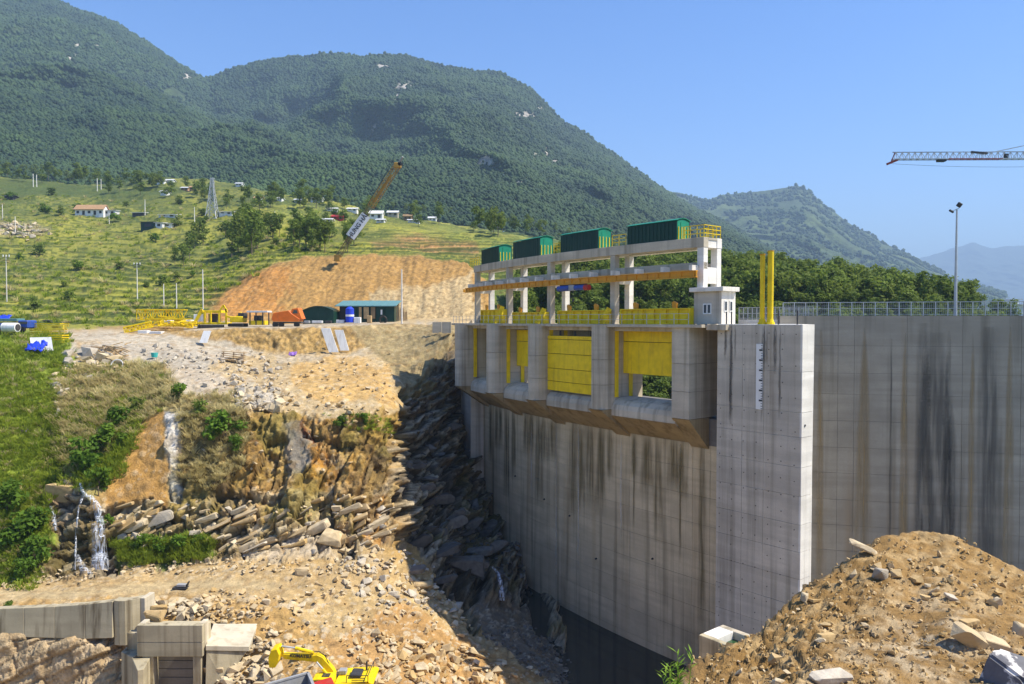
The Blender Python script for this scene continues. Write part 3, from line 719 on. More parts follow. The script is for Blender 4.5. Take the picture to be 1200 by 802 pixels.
M['joint'] = m_concrete('joint_concrete', (.19,.18,.165), .3)
# lower curved wall
mb = MB(); ubox(mb, -3.5, 47, -12, -1.6, ZB, -8.6); mb.build('wall_core', M['joint'], dam)
us = [-3.4]+[v for k in range(5) for v in (UP[k]-.9, UP[k]+1.0)]+[46.8]
zs = [-34, -30.6, -28.1, -25.6, -23.1, -20.6, -18.1, -15.6, -13.2, -10.95]
panels('wall_panel', dam, M['concrete_dam'], lambda s, z, o: D(s, -1.6+o, z), us, zs, .022)
# long drain streak, weep pipes
for u, z in ((6.5, -22.5), (19, -21), (24, -20.2), (31, -18.8), (14.5, -24.5)):
    mb = MB(); mb.tube(D(u, -1.7, z), D(u, -1.4, z), .09, 8); mb.build('weep_pipe', M['dark'], dam)
# left end wall
mb = MB(); ubox(mb, UP[4]+1.3, 46.8, -9, .5, -8.9, ZD); mb.build('end_wall', M['concrete'], dam, .04)
mb = MB(); ubox(mb, UP[4]+1.3, 46.8, -9, .25, ZB, -8.95); mb.build('end_wall_foot', M['concrete_block'], dam, .04)
# sills and corbels
sill = [(-3.6,-10.6),(-3.6,-7.9),(-2.6,-7.42),(-1.2,-7.28),(-.2,-7.33),(.45,-7.55),(.85,-7.95),(.98,-8.4),(.98,-9.0),(.6,-9.25),(-1.55,-10.7)]
for k in range(4):
    mb = MB(); uprof(mb, UP[k]+0.97, UP[k+1]-0.97, sill); mb.build('sill', M['concrete'], dam, 0)
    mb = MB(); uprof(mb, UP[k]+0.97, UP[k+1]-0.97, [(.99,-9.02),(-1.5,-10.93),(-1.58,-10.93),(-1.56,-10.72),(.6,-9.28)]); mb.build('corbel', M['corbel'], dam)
for k, u in enumerate(UP):
    a, b = u-.95, u+.95
    # rounded nose pier, cast in lifts
    zz = [-8.45, -6.1, -3.7, ZD-.02]
    for j in range(3):
        mb = MB(); r = .95; cap = []
        for i in range(9):
            t = math.pi*i/8; cap.append((u-math.cos(t)*.95, 1.25+.14*k+math.sin(t)*r))
        if k == 0: a, b = .1, 1.95; cap = [(a, 1.3), (a+.02, 1.32), (b-.02, 1.32), (b, 1.3)]
        poly = [(a, -3.2)]+cap+[(b, -3.2)]
        g = .015
        mb.prism([D(x, n, 0) for x, n in poly], (0,0,zz[j]+g), (0,0,zz[j+1]-g)); mb.build('pier_lift', M['concrete'], dam, 0)
    mb = MB(); mb.prism([D(x, n, 0) for x, n in [(a+.05, -3.15), (a+.05, .7), (u, 1.2), (b-.05, .7), (b-.05, -3.15)]], (0,0,-8.4), (0,0,ZD-.05)); mb.build('pier_core', M['joint'], dam)
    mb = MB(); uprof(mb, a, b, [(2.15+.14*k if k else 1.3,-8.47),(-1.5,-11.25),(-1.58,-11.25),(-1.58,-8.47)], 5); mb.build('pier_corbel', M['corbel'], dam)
# side wall of the right pier down to the wall face
mb = MB(); ubox(mb, -3.4, .05, -6, -3.2, -11, ZD-.46); mb.build('recess_wall', M['concrete_dam'], dam)
# deck and front lintel
mb = MB(); ubox(mb, -1.35, 46.8, -6.2, 1.6, ZD-.25, ZD+.02); mb.build('deck', M['concrete'], dam, .02)
for k in range(4):
    mb = MB(); ubox(mb, UP[k]+.95, UP[k+1]-.95, .1, .75, ZD-.62, ZD-.26); mb.build('lintel', M['concrete'], dam, .02)
    mb = MB(); ubox(mb, UP[k]+.95, UP[k+1]-.95, -3.1, -2.5, ZD-1.3, ZD-.26); mb.build('lintel', M['concrete'], dam, .02)
mb = MB(); ubox(mb, -3.3, -1.37, -6.2, 1.0, ZD-.45, ZD+.02); mb.build('deck_bridge', M['concrete'], dam, .02)
# handrail along the deck edge
mb = MB()
for z in (ZD+.45, ZD+.95):
    for i in range(44): mb.bar(D(UP[0]-.8+i*1.05, 1.5, z), D(UP[0]-.8+(i+1)*1.05, 1.5, z), .035)
mb.build('handrail', M['galv'], dam)
for i in range(31): mb = MB(); p = D(UP[0]-.8+i*1.53, 1.5, ZD); mb.bar(p, p+Vector((0,0,.98)), .05); mb.build('rail_post', M['galv'], dam)

# ---- gates
glab = ['fourth spillway gate nearest the white cabin, raised with green hillside below it', 'closed yellow spillway gate of four wide panels', 'half raised yellow spillway gate left of the closed one', 'farthest yellow spillway gate seen edge on at the left']
gz = [(-.95,-5.05,[-2.0]),(-1.55,-7.35,[-1.95,-3.45,-5.0,-6.35]),(-1.05,-5.3,[-2.4]),(-1.2,-6.9,[-2.6,-4.2])]
for k in range(4):
    t, b, cuts = gz[k]; gn = [0, 1.35, -.2, -1.9][k]; u0, u1 = UP[k]+0.97, UP[k+1]-0.97
    g = empty('spillway_gate', D((u0+u1)/2, -.7, b), 0, glab[k], 'sluice gate', 'yellow spillway gates')
    lv = [t]+cuts+[b]
    for j in range(len(lv)-1):
        mb = MB(); ubox(mb, u0, u1, gn-.85, gn-.55+random.uniform(-.01,.01), lv[j+1]+.025, lv[j]-.025); mb.build('gate_panel', M['yellow'], g, .01)
    mb = MB(); ubox(mb, u0, u1, gn-1.15, gn-.86, b, t); mb.build('gate_frame', M['dark'], g)
    for j in (.2, .5, .8):
        mb = MB(); u = u0+(u1-u0)*j; mb.bar(D(u, gn-1.0, t), D(u, gn-1.0, min(-.65, t+.5)), .22, .22); mb.build('lifting_lug', M['dark'], g)
    # slot guides in the piers
    for uu, nm in ((u0, 1), (u1, -1)):
        for n0 in (-1.75, .15):
            mb = MB(); ubox(mb, uu-.02, uu+.10*nm, n0, n0+.45, -7.3, ZD-.27); mb.build('guide_rail', M['yellow'], dam)
# stop-log beams standing on the deck
slab = ['yellow stoplog beam on the deck beside the concrete cabin', 'yellow stoplog beam on the deck above the closed gate', 'yellow stoplog beam on the deck, second from the left', 'short yellow stoplog beam at the left end of the deck']
for (pa, pb, zb, lb) in ((729,811,1.0,slab[0]),(656,713,.95,slab[1]),(603,640,.85,slab[2]),(566,591,1.25,slab[3])):
    u1, u0 = upx(pa, .35), upx(pb, .35)
    s = empty('stoplog_beam', D((u0+u1)/2, .3, ZD), 0, lb, 'gate beam', 'yellow stoplog beams on the deck')
    mb = MB(); ubox(mb, u0, u1, .1, .42, ZD+.05, zb); mb.build('web', M['yellow'], s, .02)
    mb = MB(); ubox(mb, u0, u1, .0, .62, zb, zb+.09); ubox(mb, u0, u1, .0, .62, ZD+.02, ZD+.1); mb.build('flange', M['yellow'], s)
    for u in (u0+.02, u1-.1): mb = MB(); ubox(mb, u-.06, u+.06, -.05, .7, ZD+.02, zb+.1); mb.build('end_plate', M['yellow'], s)
    for f in (.22, .78):
        u = u0+(u1-u0)*f; mb = MB(); mb.prism([D(u-.22, .3, zb+.09), D(u+.22, .3, zb+.09), D(u+.28, .3, zb+.6), D(u+.1, .3, zb+.72), D(u-.28, .3, zb+.55)], (0,0,0), D(u, .5, 0)-D(u, .3, 0)); mb.build('lifting_hook', M['orange'], s)
    nr = max(3, int((u1-u0)/1.2))
    for i in range(1, nr): mb = MB(); u = u0+(u1-u0)*i/nr; ubox(mb, u-.03, u+.03, .42, .58, ZD+.1, zb); mb.build('stiffener', M['yellow'], s)
# sloping yellow props at the piers
for k, (u, z) in enumerate(((UP[1]+.2, .1), (UP[2]+.4, .2), (UP[3]+.5, .6))):
    mb = MB(); mb.bar(D(u, 1.3, ZD), D(u-.3, .5, z+1.1), .2, .5); o = mb.build('leaning_plate', M['yellow'])
    tag(o, ['yellow steel plate leaning by the pier right of the closed gate','yellow steel plate leaning on the pier left of the closed gate','bright yellow steel plate leaning at the second pier from the left'][k], 'steel plate')

# ---- hoist frame
fr = empty('hoist_gantry', D(20, -1, ZD), 0, 'long pale concrete gantry frame carrying the green huts above the gates', 'gantry')
ZT = 7.15
cu = [0.0]+UP[1:]
mids = []
for k in range(5):
    u = cu[k]
    for n0, nm in ((-.62, 'column'), (-2.55, 'column')):
        mb = MB(); ubox(mb, u-.33, u+.33, n0, n0+.62, ZD, 6.28); mb.build(nm, M['concrete_pale_lit'] if n0 < -1 or k == 0 else M['concrete'], fr, .02)  # rear and end columns paler: sunlight put into the colour
    mb = MB(); ubox(mb, u-.3, u+.3, -1.93, -.63, 6.3, 7.1); mb.build('cross_beam', M['concrete_pale_lit'], fr)
    mb = MB(); ubox(mb, u-.3, u+.3, -1.93, -.63, 3.55 if k else 3.2, 4.4 if k else 4.6); mb.build('cross_beam', M['concrete_pale_lit'], fr)
for k in range(4):
    for n0 in (-.62, -2.55):
        mb = MB(); ubox(mb, cu[k]+(.35 if k else -.33), cu[k+1]+(-.35 if k < 3 else .33), n0+.03, n0+.59, 4.42, 5.02) if n0 > -1 else ubox(mb, cu[k]+.35, cu[k+1]-.35, n0+.03, n0+.59, 4.42, 5.0)
        mb.build('rail_beam', M['concrete'], fr, .02)
mb = MB(); ubox(mb, cu[0]-.36, cu[4]+.6, -.66, .04, 6.29, ZT); mb.build('top_beam', M['concrete'], fr, .02)
mb = MB(); ubox(mb, cu[0]-.36, cu[4]+.6, -2.6, -1.9, 6.29, ZT); mb.build('top_beam', M['concrete_pale_lit'], fr, .02)
mb = MB(); ubox(mb, cu[0]-.36, cu[4]+.6, -1.89, -.67, 6.95, ZT-.01); mb.build('top_slab', M['concrete'], fr)
for i in range(14):
    u = .3+i*(cu[4]-.2)/13; mb = MB(); ubox(mb, u-.16, u+.16, .0, .95, 4.3, 4.75); mb.build('bracket', M['concrete_pale_lit'], fr)  # paler concrete paints the brackets as sunlit
# orange runway girder and hoist
ru = empty('crane_girder', D(20, .95, 3.7), 0, 'long orange steel runway girder hung in front of the gantry', 'girder')
for z0, z1, w in ((3.68, 3.75, .3), (4.2, 4.28, .3), (3.76, 4.19, .1)):
    mb = MB(); ubox(mb, -.25, cu[4]+1.6, .8-w/2, .8+w/2, z0, z1); mb.build('flange' if w > .2 else 'web', M['orange'], ru)
for i in range(34):
    u = i*1.3; mb = MB(); ubox(mb, u-.03, u+.03, .65, .95, 3.76, 4.19); mb.build('stiffener', M['orange'], ru)
hu0 = upx(690, .8); hu1 = upx(654, .8)
h = empty('chain_hoist', D((hu0+hu1)/2, .8, 3), 0, 'blue electric hoist with red motor end under the orange girder', 'hoist')
mb = MB(); L_ = hu1-hu0
mb.tube(D(hu0+.6, .8, 3.3), D(hu0+L_*.42, .8, 3.3), .27, 10); mb.tube(D(hu0+L_*.6, .8, 3.3), D(hu1-.1, .8, 3.3), .3, 10); mb.build('drum', M['blue'], h)
mb = MB(); mb.tube(D(hu0, .8, 3.3), D(hu0+.58, .8, 3.3), .3, 10); mb.build('motor', M['red'], h)
mb = MB(); ubox(mb, hu0+L_*.42, hu0+L_*.6, .6, 1.0, 3.05, 3.6); mb.build('gearbox', M['grey'], h)
mb = MB(); ubox(mb, hu0+.3, hu1-.3, .74, .86, 3.5, 3.68); mb.build('trolley', M['dark'], h)
mb = MB(); p = D(hu0+L_*.5, .8, 3.1); mb.tube(p, p-Vector((0,0,.9)), .03, 5); mb.box(p-Vector((0,0,1.0)), (.2,.2,.3)); mb.build('hook', M['dark'], h)
# ---- green huts
hut_l = ['largest green hut, nearest, at the right end of the gantry top', 'second green hut from the right on the gantry top', 'third green hut from the right on the gantry top', 'smallest green hut at the far left end of the gantry top']
hw = 1.75
for k, (pa, pb, ht) in enumerate(((735,792.5,1.85),(657,700.5,1.95),(601.5,632.5,2.1),(564.5,584.5,2.0))):
    n0 = -.05; u1, u0 = upx(pa, n0), upx(pb, n0)
    g = empty('hoist_hut', D((u0+u1)/2, n0-hw/2, ZT), 0, hut_l[k], 'hut', 'green hoist huts on the gantry')
    z0, z1 = ZT+.02, ZT+ht-.18
    mb = MB(); ubox(mb, u0, u1, n0-.06, n0, z0, z1); mb.build('front_wall', M['green'], g)
    mb = MB(); ubox(mb, u0, u1, n0-hw, n0-hw+.06, z0, z1); mb.build('rear_wall', M['green'], g)
    for u in (u0, u1-.06):
        mb = MB(); mb.prism([D(u, n0-.07-(hw-.14)*i/6, (z1+.2*math.sin(math.pi*i/6)) if 0 < i < 6 else z1) for i in range(7)]+[D(u, n0-hw+.07, z0), D(u, n0-.07, z0)], (0,0,0), D(u+.06, 0, 0)-D(u, 0, 0)); mb.build('end_wall', M['green_lit'], g)  # ends lighter than the fronts: sun and shade put into the colour
    pr = [(n0+.1-(hw+.2)*i/8, z1+.03+.22*math.sin(math.pi*i/8)) for i in range(9)]
    mb = MB(); uprof(mb, u0-.08, u1+.08, pr+[(n, z+.05) for n, z in pr[::-1]]); mb.build('roof', M['green_lit'], g)
    nn = int((u1-u0)/.45)
    for i in range(nn+1):
        mb = MB(); u = u0+.04+(u1-u0-.08)*i/nn; ubox(mb, u-.03, u+.03, n0, n0+.03, z0, z1); mb.build('sheet_rib', M['green'], g)
    for i in range(4): mb = MB(); ubox(mb, u0-.07, u0-.01, n0-.2-i*.42-.03, n0-.2-i*.42+.03, z0, z0+1.15); mb.build('yellow_post', M['yellow'], g)
    mb = MB(); ubox(mb, u0-.03, u0-.01, n0-1.2, n0-.5, z0+.1, z1-.1); mb.build('door', M['green_lit'], g)
# yellow guard rails between the huts
rl = ['yellow guard rail at the right end of the gantry top','yellow guard rail between the two nearest green huts','yellow guard rail between the second and third green huts','yellow guard rail at the far left end of the gantry top']
for k, (pa, pb) in enumerate(((806,833),(718,734),(650,657),(552,563))):
    u1, u0 = upx(pa, -.2), max(upx(pb, -.2), -.3)
    if k == 0: u0, u1 = -.3, upx(807, -.9)
    g = empty('guard_rail', D((u0+u1)/2, -1, ZT), 0, rl[k], 'railing', 'yellow guard rails on the gantry top')
    for n in (-.1, -2.45):
        for z in (.35, .7, 1.05): mb = MB(); mb.bar(D(u0, n, ZT+z), D(u1, n, ZT+z), .06); mb.build('rail', M['yellow'], g)
        m = max(2, int((u1-u0)/.7))
        for i in range(m+1): mb = MB(); p = D(u0+(u1-u0)*i/m, n, ZT); mb.bar(p, p+Vector((0,0,1.05)), .06); mb.build('post', M['yellow'], g)
    if k == 0:
        for z in (.35, .7, 1.05): mb = MB(); mb.bar(D(u0, -.1, ZT+z), D(u0, -2.45, ZT+z), .06); mb.build('rail', M['yellow'], g)
        for i in range(1, 4): mb = MB(); p = D(u0, -.1-2.35*i/4, ZT); mb.bar(p, p+Vector((0,0,1.05)), .06); mb.build('post', M['yellow'], g)

# ------------------------------------------------------------------ guide wall block right of the spillway
ub0, ub1 = upx(841, .5), upx(940, .5)      # left, right ends (u decreasing)
blk = empty('guide_wall', D(-7, 0, ZB), 0, 'tall pale grey concrete block with white gauge board and sunlit narrow end', 'wall')
def fb(s, z, o): return D(s, .5+o, z)
th = 1.75
mb = MB(); ubox(mb, ub1+.03, ub0-.03, .5-th+.02, .47, ZB, ZD-.05, 10); mb.build('block_core', M['concrete_pale_lit'], blk)
def lev(z0, z1, n): return [z0+(z1-z0)*i/n for i in range(n+1)]
bz = [-33.5,-30.3,-28.2,-26.1,-24.0,-21.9,-19.8,-17.7,-15.6,-13.4,-11.2,-8.9,-7.0,-3.9,-.32]
bu = [ub1, ub1+(ub0-ub1)*.42, ub1+(ub0-ub1)*.68, ub0]
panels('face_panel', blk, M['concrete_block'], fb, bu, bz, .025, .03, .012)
# sunlit end, in lifts; paler concrete paints the sun in
eo = D(ub1, .53, 0); et = (D(ub1, -.5, 0)-D(ub1, .5, 0)).normalized(); en = (D(ub1-1, 0, 0)-D(ub1, 0, 0)).normalized()
def fe(s, z, o): 
    p = eo+et*s+en*o; return Vector((p.x, p.y, z))
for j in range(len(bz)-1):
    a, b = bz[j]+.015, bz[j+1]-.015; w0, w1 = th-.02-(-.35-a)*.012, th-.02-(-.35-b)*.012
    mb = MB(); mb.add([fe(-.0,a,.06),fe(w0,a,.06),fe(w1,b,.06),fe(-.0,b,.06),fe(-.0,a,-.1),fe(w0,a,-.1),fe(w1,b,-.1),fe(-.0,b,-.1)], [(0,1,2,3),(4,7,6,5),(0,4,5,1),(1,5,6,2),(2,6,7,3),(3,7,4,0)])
    mb.build('end_panel', M['concrete_pale_lit'], blk)
mb = MB(); p = fe(.45, -3.9-4.1, .05); mb.tube(p, p+en*.06, .09, 8); mb.build('weep_hole', M['dark'], blk)
# platform behind the block
c0 = D(ub0+.5, .45, 0); pl_ = [D(ub0, .45, 0), D(ub1, .45, 0), fe(th, 0, .05), Vector((24.6,66.9,0)), Vector((24.6,72,0)), D(ub0, -6.5, 0)]
mb = MB(); mb.prism(pl_, (0,0,-.75), (0,0,-.29)); mb.build('platform', M['concrete_pale_lit'], blk)
for i in range(10):
    pass
mb = MB(); mb.prism([D(ub0+.4,-1.3,0), D(ub0,-1.3,0), Vector((24.6,67.6,0)), Vector((25,73,0)), D(ub0+.4,-9,0)], (0,0,ZB), (0,0,-1.05)); mb.build('fill_core', M['concrete'], blk)
mb = MB()
for a_ in range(7):
    for b_ in range(24):
        u_, z_ = ub1+.5+a_*1.12+random.uniform(-.05,.05), -1.0-b_*1.25+random.uniform(-.08,.08)
        if random.random() < .8: p_ = fb(u_, z_, .04); mb.tube(p_, fb(u_, z_, .062), .045, 5)
mb.build('tie_holes', M['dark'], blk)['kind'] = 'stuff'
# gauge board
gb = empty('gauge_board', fb(upx(890, .5), -6.0, .1), 0, 'white vertical water gauge board with dark ticks on the grey block', 'gauge')
gu = upx(890, .55)
mb = MB(); mb.add([fb(gu-.33,-7.05,.07),fb(gu+.25,-7.05,.07),fb(gu+.25,-1.85,.07),fb(gu-.33,-1.85,.07),fb(gu-.33,-7.05,.1),fb(gu+.25,-7.05,.1),fb(gu+.25,-1.85,.1),fb(gu-.33,-1.85,.1)], [(0,1,2,3),(4,5,6,7),(0,1,5,4),(1,2,6,5),(2,3,7,6),(3,0,4,7)])
mb.build('board', M['white'], gb)
for i in range(26):
    z = -7.0+i*.2; L_ = .3 if i % 4 == 3 else .13
    mb = MB(); mb.add([fb(gu-.33,z,.104),fb(gu-.33+L_,z,.104),fb(gu-.33+L_,z+(.14 if L_ > .2 else .05),.104),fb(gu-.33,z+(.14 if L_ > .2 else .05),.104),fb(gu-.33,z,.115),fb(gu-.33+L_,z,.115),fb(gu-.33+L_,z+(.14 if L_ > .2 else .05),.115),fb(gu-.33,z+(.14 if L_ > .2 else .05),.115)], [(0,1,2,3),(4,5,6,7),(0,1,5,4),(1,2,6,5),(2,3,7,6),(3,0,4,7)]); mb.build('tick', M['dark'], gb)
# ------------------------------------------------------------------ right wall
r0 = Vector((23.6, 67.2, 0)); rd = Vector((.968, -.25, 0)).normalized(); rn = Vector((rd.y, -rd.x, 0)); rn = -rn if rn.y > 0 else rn
ZR = .42
def fw(s, z, o):
    p = r0+rd*s+rn*(o+(ZR-z)*.015); return Vector((p.x, p.y, z))
rw = empty('dam_wall', fw(10, ZB, 0), 0, 'dark streaked grey concrete dam wall filling the right side behind the mound', 'dam wall')
mb = MB(); vs = [fw(-.2,ZB,-.03),fw(34,ZB,-.03),fw(34,ZR,-.03),fw(-.2,ZR,-.03)]; bk = -rn*5
mb.add(vs+[v+bk for v in vs], [(0,1,2,3),(4,7,6,5),(0,4,5,1),(1,5,6,2),(2,6,7,3),(3,7,4,0)]); mb.build('wall_core', M['joint'], rw)
rs = [-.15, 1.9, 4.6, 5.9, 10.0, 14.2, 18.5, 23, 28, 34]
rz_ = [-34,-31,-28.6,-26.4,-24.2,-22,-19.8,-17.6,-15.4,-13.1,-10.9,-8.6,-6.3,-4.5,-2.15,ZR]
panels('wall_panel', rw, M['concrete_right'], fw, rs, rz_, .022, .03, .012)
# seepage stains: thin runs of mineral crust on the face
def stain(s, z0, z1, w0, w1, mat, nm, fn=None, par=None, off=.06):
    fn = fn or fw; par = par or rw
    n = 14; m = 5; vs = []; fa = []
    for i in range(n+1):
        t = i/n; z = z0+(z1-z0)*t; w = w0+(w1-w0)*t**.6+random.uniform(-.04,.04); c = s+random.uniform(-.03,.03)
        for j in range(m): vs.append(fn(c+w*(j/(m-1)-.5), z, off)); fa.append(math.sin(math.pi*j/(m-1))*min(1, 3*(1-t)+.1)*min(1, 4*t+.3))
    k = len(vs); allv = vs+vs
    q = [(i*m+j, i*m+j+1, (i+1)*m+j+1, (i+1)*m+j) for i in range(n) for j in range(m-1)]
    mb = MB(); mb.add(vs, q); o = mb.build(nm, mat, par)
    at_ = o.data.attributes.new('fade', 'FLOAT', 'POINT'); at_.data.foreach_set('value', fa)
def m_stain(name, c, edge=.0):
    t = NT(name); n2 = t.noise(1.2, 5, (2.2, 2.2, .12)); n3 = t.noise(5, 4)
    t.color(t.mix(n3, c, tuple(x*1.3 for x in c)))
    tr = t.n('ShaderNodeBsdfTransparent'); mx = t.n('ShaderNodeMixShader'); ml = t.n('ShaderNodeMath', operation='MULTIPLY'); t.l(t.ramp(n2, [(.36, .15), (.60, .7)]), ml.inputs[0]); t.l(t.n('ShaderNodeAttribute', attribute_name='fade').outputs['Fac'], ml.inputs[1]); t.l(ml.outputs[0], mx.inputs[0])
    t.l(tr.outputs[0], mx.inputs[1]); t.l(t.b.outputs[0], mx.inputs[2]); t.l(mx.outputs[0], t.out.inputs[0]); return t.m
st_o = m_stain('ochre_crust', (.34,.25,.13)); st_d = m_stain('wet_black_film', (.12,.11,.095))
def spx(px): 
    # s of a picture column on the wall
    lo, hi = -1, 34
    for _ in range(40):
        m = (lo+hi)/2; p = fw(m, -4, 0); q = 600+900*p.x/p.y
        if q < px: lo = m
        else: hi = m
    return lo
for px, z0, z1, w0, w1, mt in ((962,-.8,-24,.35,.9,st_o),(1013,-.6,-30,.12,2.3,st_o),(1061,-1,-30,.15,1.2,st_o),(1082,-.2,-30,.9,1.6,st_d),(1112,-.8,-26,.2,1.6,st_d),(1115,-7,-26,.3,2.6,st_d),(1140,-1,-28,.1,1.1,st_o),(1184,-.5,-28,.15,1.3,st_o),(1232,-.5,-28,.3,1.4,st_d),(1096,-1,-28,1.6,3.4,st_d),(1160,-.5,-28,1.5,2.5,st_d),(1045,-1.5,-25,.15,.3,st_d)):
    stain(spx(px), z0, z1, w0, w1, mt, 'seepage_stain')
st_b = m_stain('brown_algae_film', (.15,.115,.045)); st_w = m_stain('lime_crust', (.62,.58,.5))
def fdam(s, z, o): return D(s, -1.6+o, z)
for k in range(4):
    u0, u1 = UP[k]+1.0, UP[k+1]-1.0
    for j in range(5):
        u = lerp(u0, u1, (j+random.uniform(.2,.8))/5); stain(u, -10.9, -random.uniform(14.5, 22), random.uniform(.7,1.3), random.uniform(1.2,2.4), st_b, 'runoff_stain', fdam, dam, .067+.002*j)
for u in (3.2, 9.0, 10.8, 17.5, 21.6, 27, 33, 38): stain(u, -11.2, -random.uniform(20, 31), .12, .35, random.choice((st_w, st_b)), 'runoff_stain', fdam, dam, .080)
for u in (-1.2, .8): stain(u, -9, -30, .7, 1.0, st_b, 'runoff_stain', fdam, dam, .082)
for j in range(12): stain(lerp(ub0, ub1, random.uniform(.05,.95)), -.4, -random.uniform(2.5, 9), .12, .3, st_d, 'runoff_stain', lambda s, z, o: fb(s, z, o), blk, .052+.001*j)
# railing on the crest
rg = empty('crest_railing', fw(8, ZR, 0), 0, 'long galvanised railing along the crest of the right dam wall', 'railing')
for z in (.08, .6, 1.15):
    mb = MB(); mb.bar(fw(.1, ZR+z, -.25), fw(34, ZR+z, -.25), .06 if z > .9 else .04); mb.build('rail', M['galv'], rg)
s = .12
while s < 30:
    mb = MB(); mb.bar(fw(s, ZR, -.25), fw(s, ZR+1.15, -.25), .07); mb.build('post', M['galv'], rg); s += .93
mb = MB(); s = .12
while s < 22: mb.bar(fw(s, ZR+.08, -.25), fw(s, ZR+1.1, -.25), .012); s += .155
for z in (.2,.32,.44,.64,.76,.88): mb.bar(fw(.1, ZR+z, -.25), fw(22, ZR+z, -.25), .012)
mb.build('mesh_infill', M['galv'], rg)['kind'] = 'stuff'
# rear railing with curb behind the platform
rr = empty('rear_railing', Vector((22,69,-.3)), 0, 'grey mesh railing behind the yellow posts on the platform', 'railing')
pa, pb = P(866, 372, 71.5), P(953, 371, 67.3); pa.z = pb.z = -.29
mb = MB(); mb.bar(pa+Vector((0,0,.2)), pb+Vector((0,0,.2)), .3, .4); mb.build('curb', M['concrete_pale_lit'], rr)
for z in (.5, .95, 1.5): mb = MB(); mb.bar(pa+Vector((0,0,z)), pb+Vector((0,0,z)), .05); mb.build('rail', M['galv'], rr)
for i in range(17): mb = MB(); q = pa.lerp(pb, i/16); mb.bar(q+Vector((0,0,.4)), q+Vector((0,0,1.5)), .06); mb.build('post', M['galv'], rr)
mb = MB()
for i in range(90): q = pa.lerp(pb, i/90); mb.bar(q+Vector((0,0,.5)), q+Vector((0,0,1.45)), .012)
mb.build('mesh_infill', M['galv'], rr)['kind'] = 'stuff'
fp = empty('fence_post_row', fb(ub1+1, ZD, -.6), 0, 'short dark posts near the front edge of the platform', 'posts')
for px in (852, 858, 913, 935):
    mb = MB(); u = upx(px, 0); mb.bar(D(u, .1, -.29), D(u, .1, .75), .09); mb.build('post', M['dark'], fp)
# ---- cabin
cu0, cu1 = upx(845, .2), upx(813, .2)
cb = empty('gate_cabin', D((cu0+cu1)/2, -.7, ZD), 0, 'small flat-roofed concrete cabin with white windows at the end of the gates', 'cabin')
zc0, zc1 = -.28, 2.45; wn_ = 2.0
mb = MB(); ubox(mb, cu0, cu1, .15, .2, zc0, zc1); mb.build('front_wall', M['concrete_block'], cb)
mb = MB(); ubox(mb, cu0, cu0+.08, .19-wn_, .14, zc0, zc1); mb.build('end_wall', M['concrete_pale_lit'], cb)  # end wall paler than the front: its sunlight is put into the colour
mb = MB(); ubox(mb, cu1-.08, cu1, .19-wn_, .14, zc0, zc1); mb.build('end_wall', M['concrete_pale_lit'], cb)
mb = MB(); ubox(mb, cu0+.1, cu1-.1, .2-wn_, .25-wn_, zc0, zc1); mb.build('rear_wall', M['concrete_pale_lit'], cb)
mb = MB(); ubox(mb, cu0-.35, cu1+.3, .35-wn_-.25, .5, zc1+.01, zc1+.38); mb.build('roof', M['concrete_pale_lit'], cb, .02)
w = None
def cabin_window(u0, u1, n0, n1, z0, z1):
    mb = MB(); ubox(mb, u0, u1, n0, n1, z0, z1); f = mb.build('window_frame', M['white'], cb)
    return f
uc = (cu0+cu1)/2
f = cabin_window(uc-.42, uc+.42, .2, .25, .55, 1.45)
for s_ in (-.2, .2): mb = MB(); ubox(mb, uc+s_-.13, uc+s_+.13, .252, .258, .65, 1.35); mb.build('pane', M['glass'], f)
for nc_q in (-.4, -1.15):
    f = cabin_window(cu0-.05, cu0, nc_q-.2, nc_q+.2, .75, 1.7)
    mb = MB(); ubox(mb, cu0-.057, cu0-.052, nc_q-.14, nc_q+.14, .85, 1.6); mb.build('pane', M['glass'], f)
# ---- twin yellow posts
yp = empty('yellow_posts', D(upx(898, 0), 0, -.29), 0, 'pair of tall yellow steel posts standing close together on the platform', 'posts')
for px, n, y in ((893, .0, 299), (902.5, -.2, 295)):
    u = upx(px, n); p = D(u, n, -.29); h = (376-y)/900*p.y
    mb = MB(); mb.tube(p+Vector((0,0,.35)), Vector((p.x, p.y, h)), .19 if n == 0 else .23, 14); mb.build('post', M['yellow'], yp, smooth=False)
    mb = MB(); mb.tube(p, p+Vector((0,0,.16)), .36, 14); mb.tube(p+Vector((0,0,.16)), p+Vector((0,0,.4)), .3, 14, .24); mb.build('base_flange', M['yellow'], yp)
    mb = MB(); q = Vector((p.x, p.y, h)); mb.tube(q, q+Vector((0,0,.06)), .25, 14); mb.build('cap', M['orange'], yp)
# ---- small basin box at the foot
bx = empty('concrete_basin', P(850, 770, 54), 0, 'small open concrete basin of green water at the foot of the block', 'basin')
zt = -22.7
q0 = P(819, 744, 54.6); tt = FR(0)[1]; nn_ = FR(0)[2]
def Bq(a, b, z): # a to the right-near, b upstream
    o = Vector((q0.x, q0.y, 0))-tt*a-nn_*b; return Vector((o.x, o.y, z))
zt = q0.z
def bbox(a0, a1, b0, b1, z0, z1, nm, mat, bev=.03):
    mb = MB(); mb.prism([Bq(a0,b0,0),Bq(a1,b0,0),Bq(a1,b1,0),Bq(a0,b1,0)], (0,0,z0), (0,0,z1)); return mb.build(nm, mat, bx, bev)
bbox(0, 9, 0, .45, ZB, zt, 'front_wall', M['old_concrete']); bbox(0, 1.25, .46, 2.4, ZB, zt-.001, 'cover_slab', M['concrete_pale_lit'])  # cover slab paler: its sunlit top is put into the colour
bbox(0, 9, 2.41, 2.9, ZB, zt, 'rear_wall', M['concrete'])
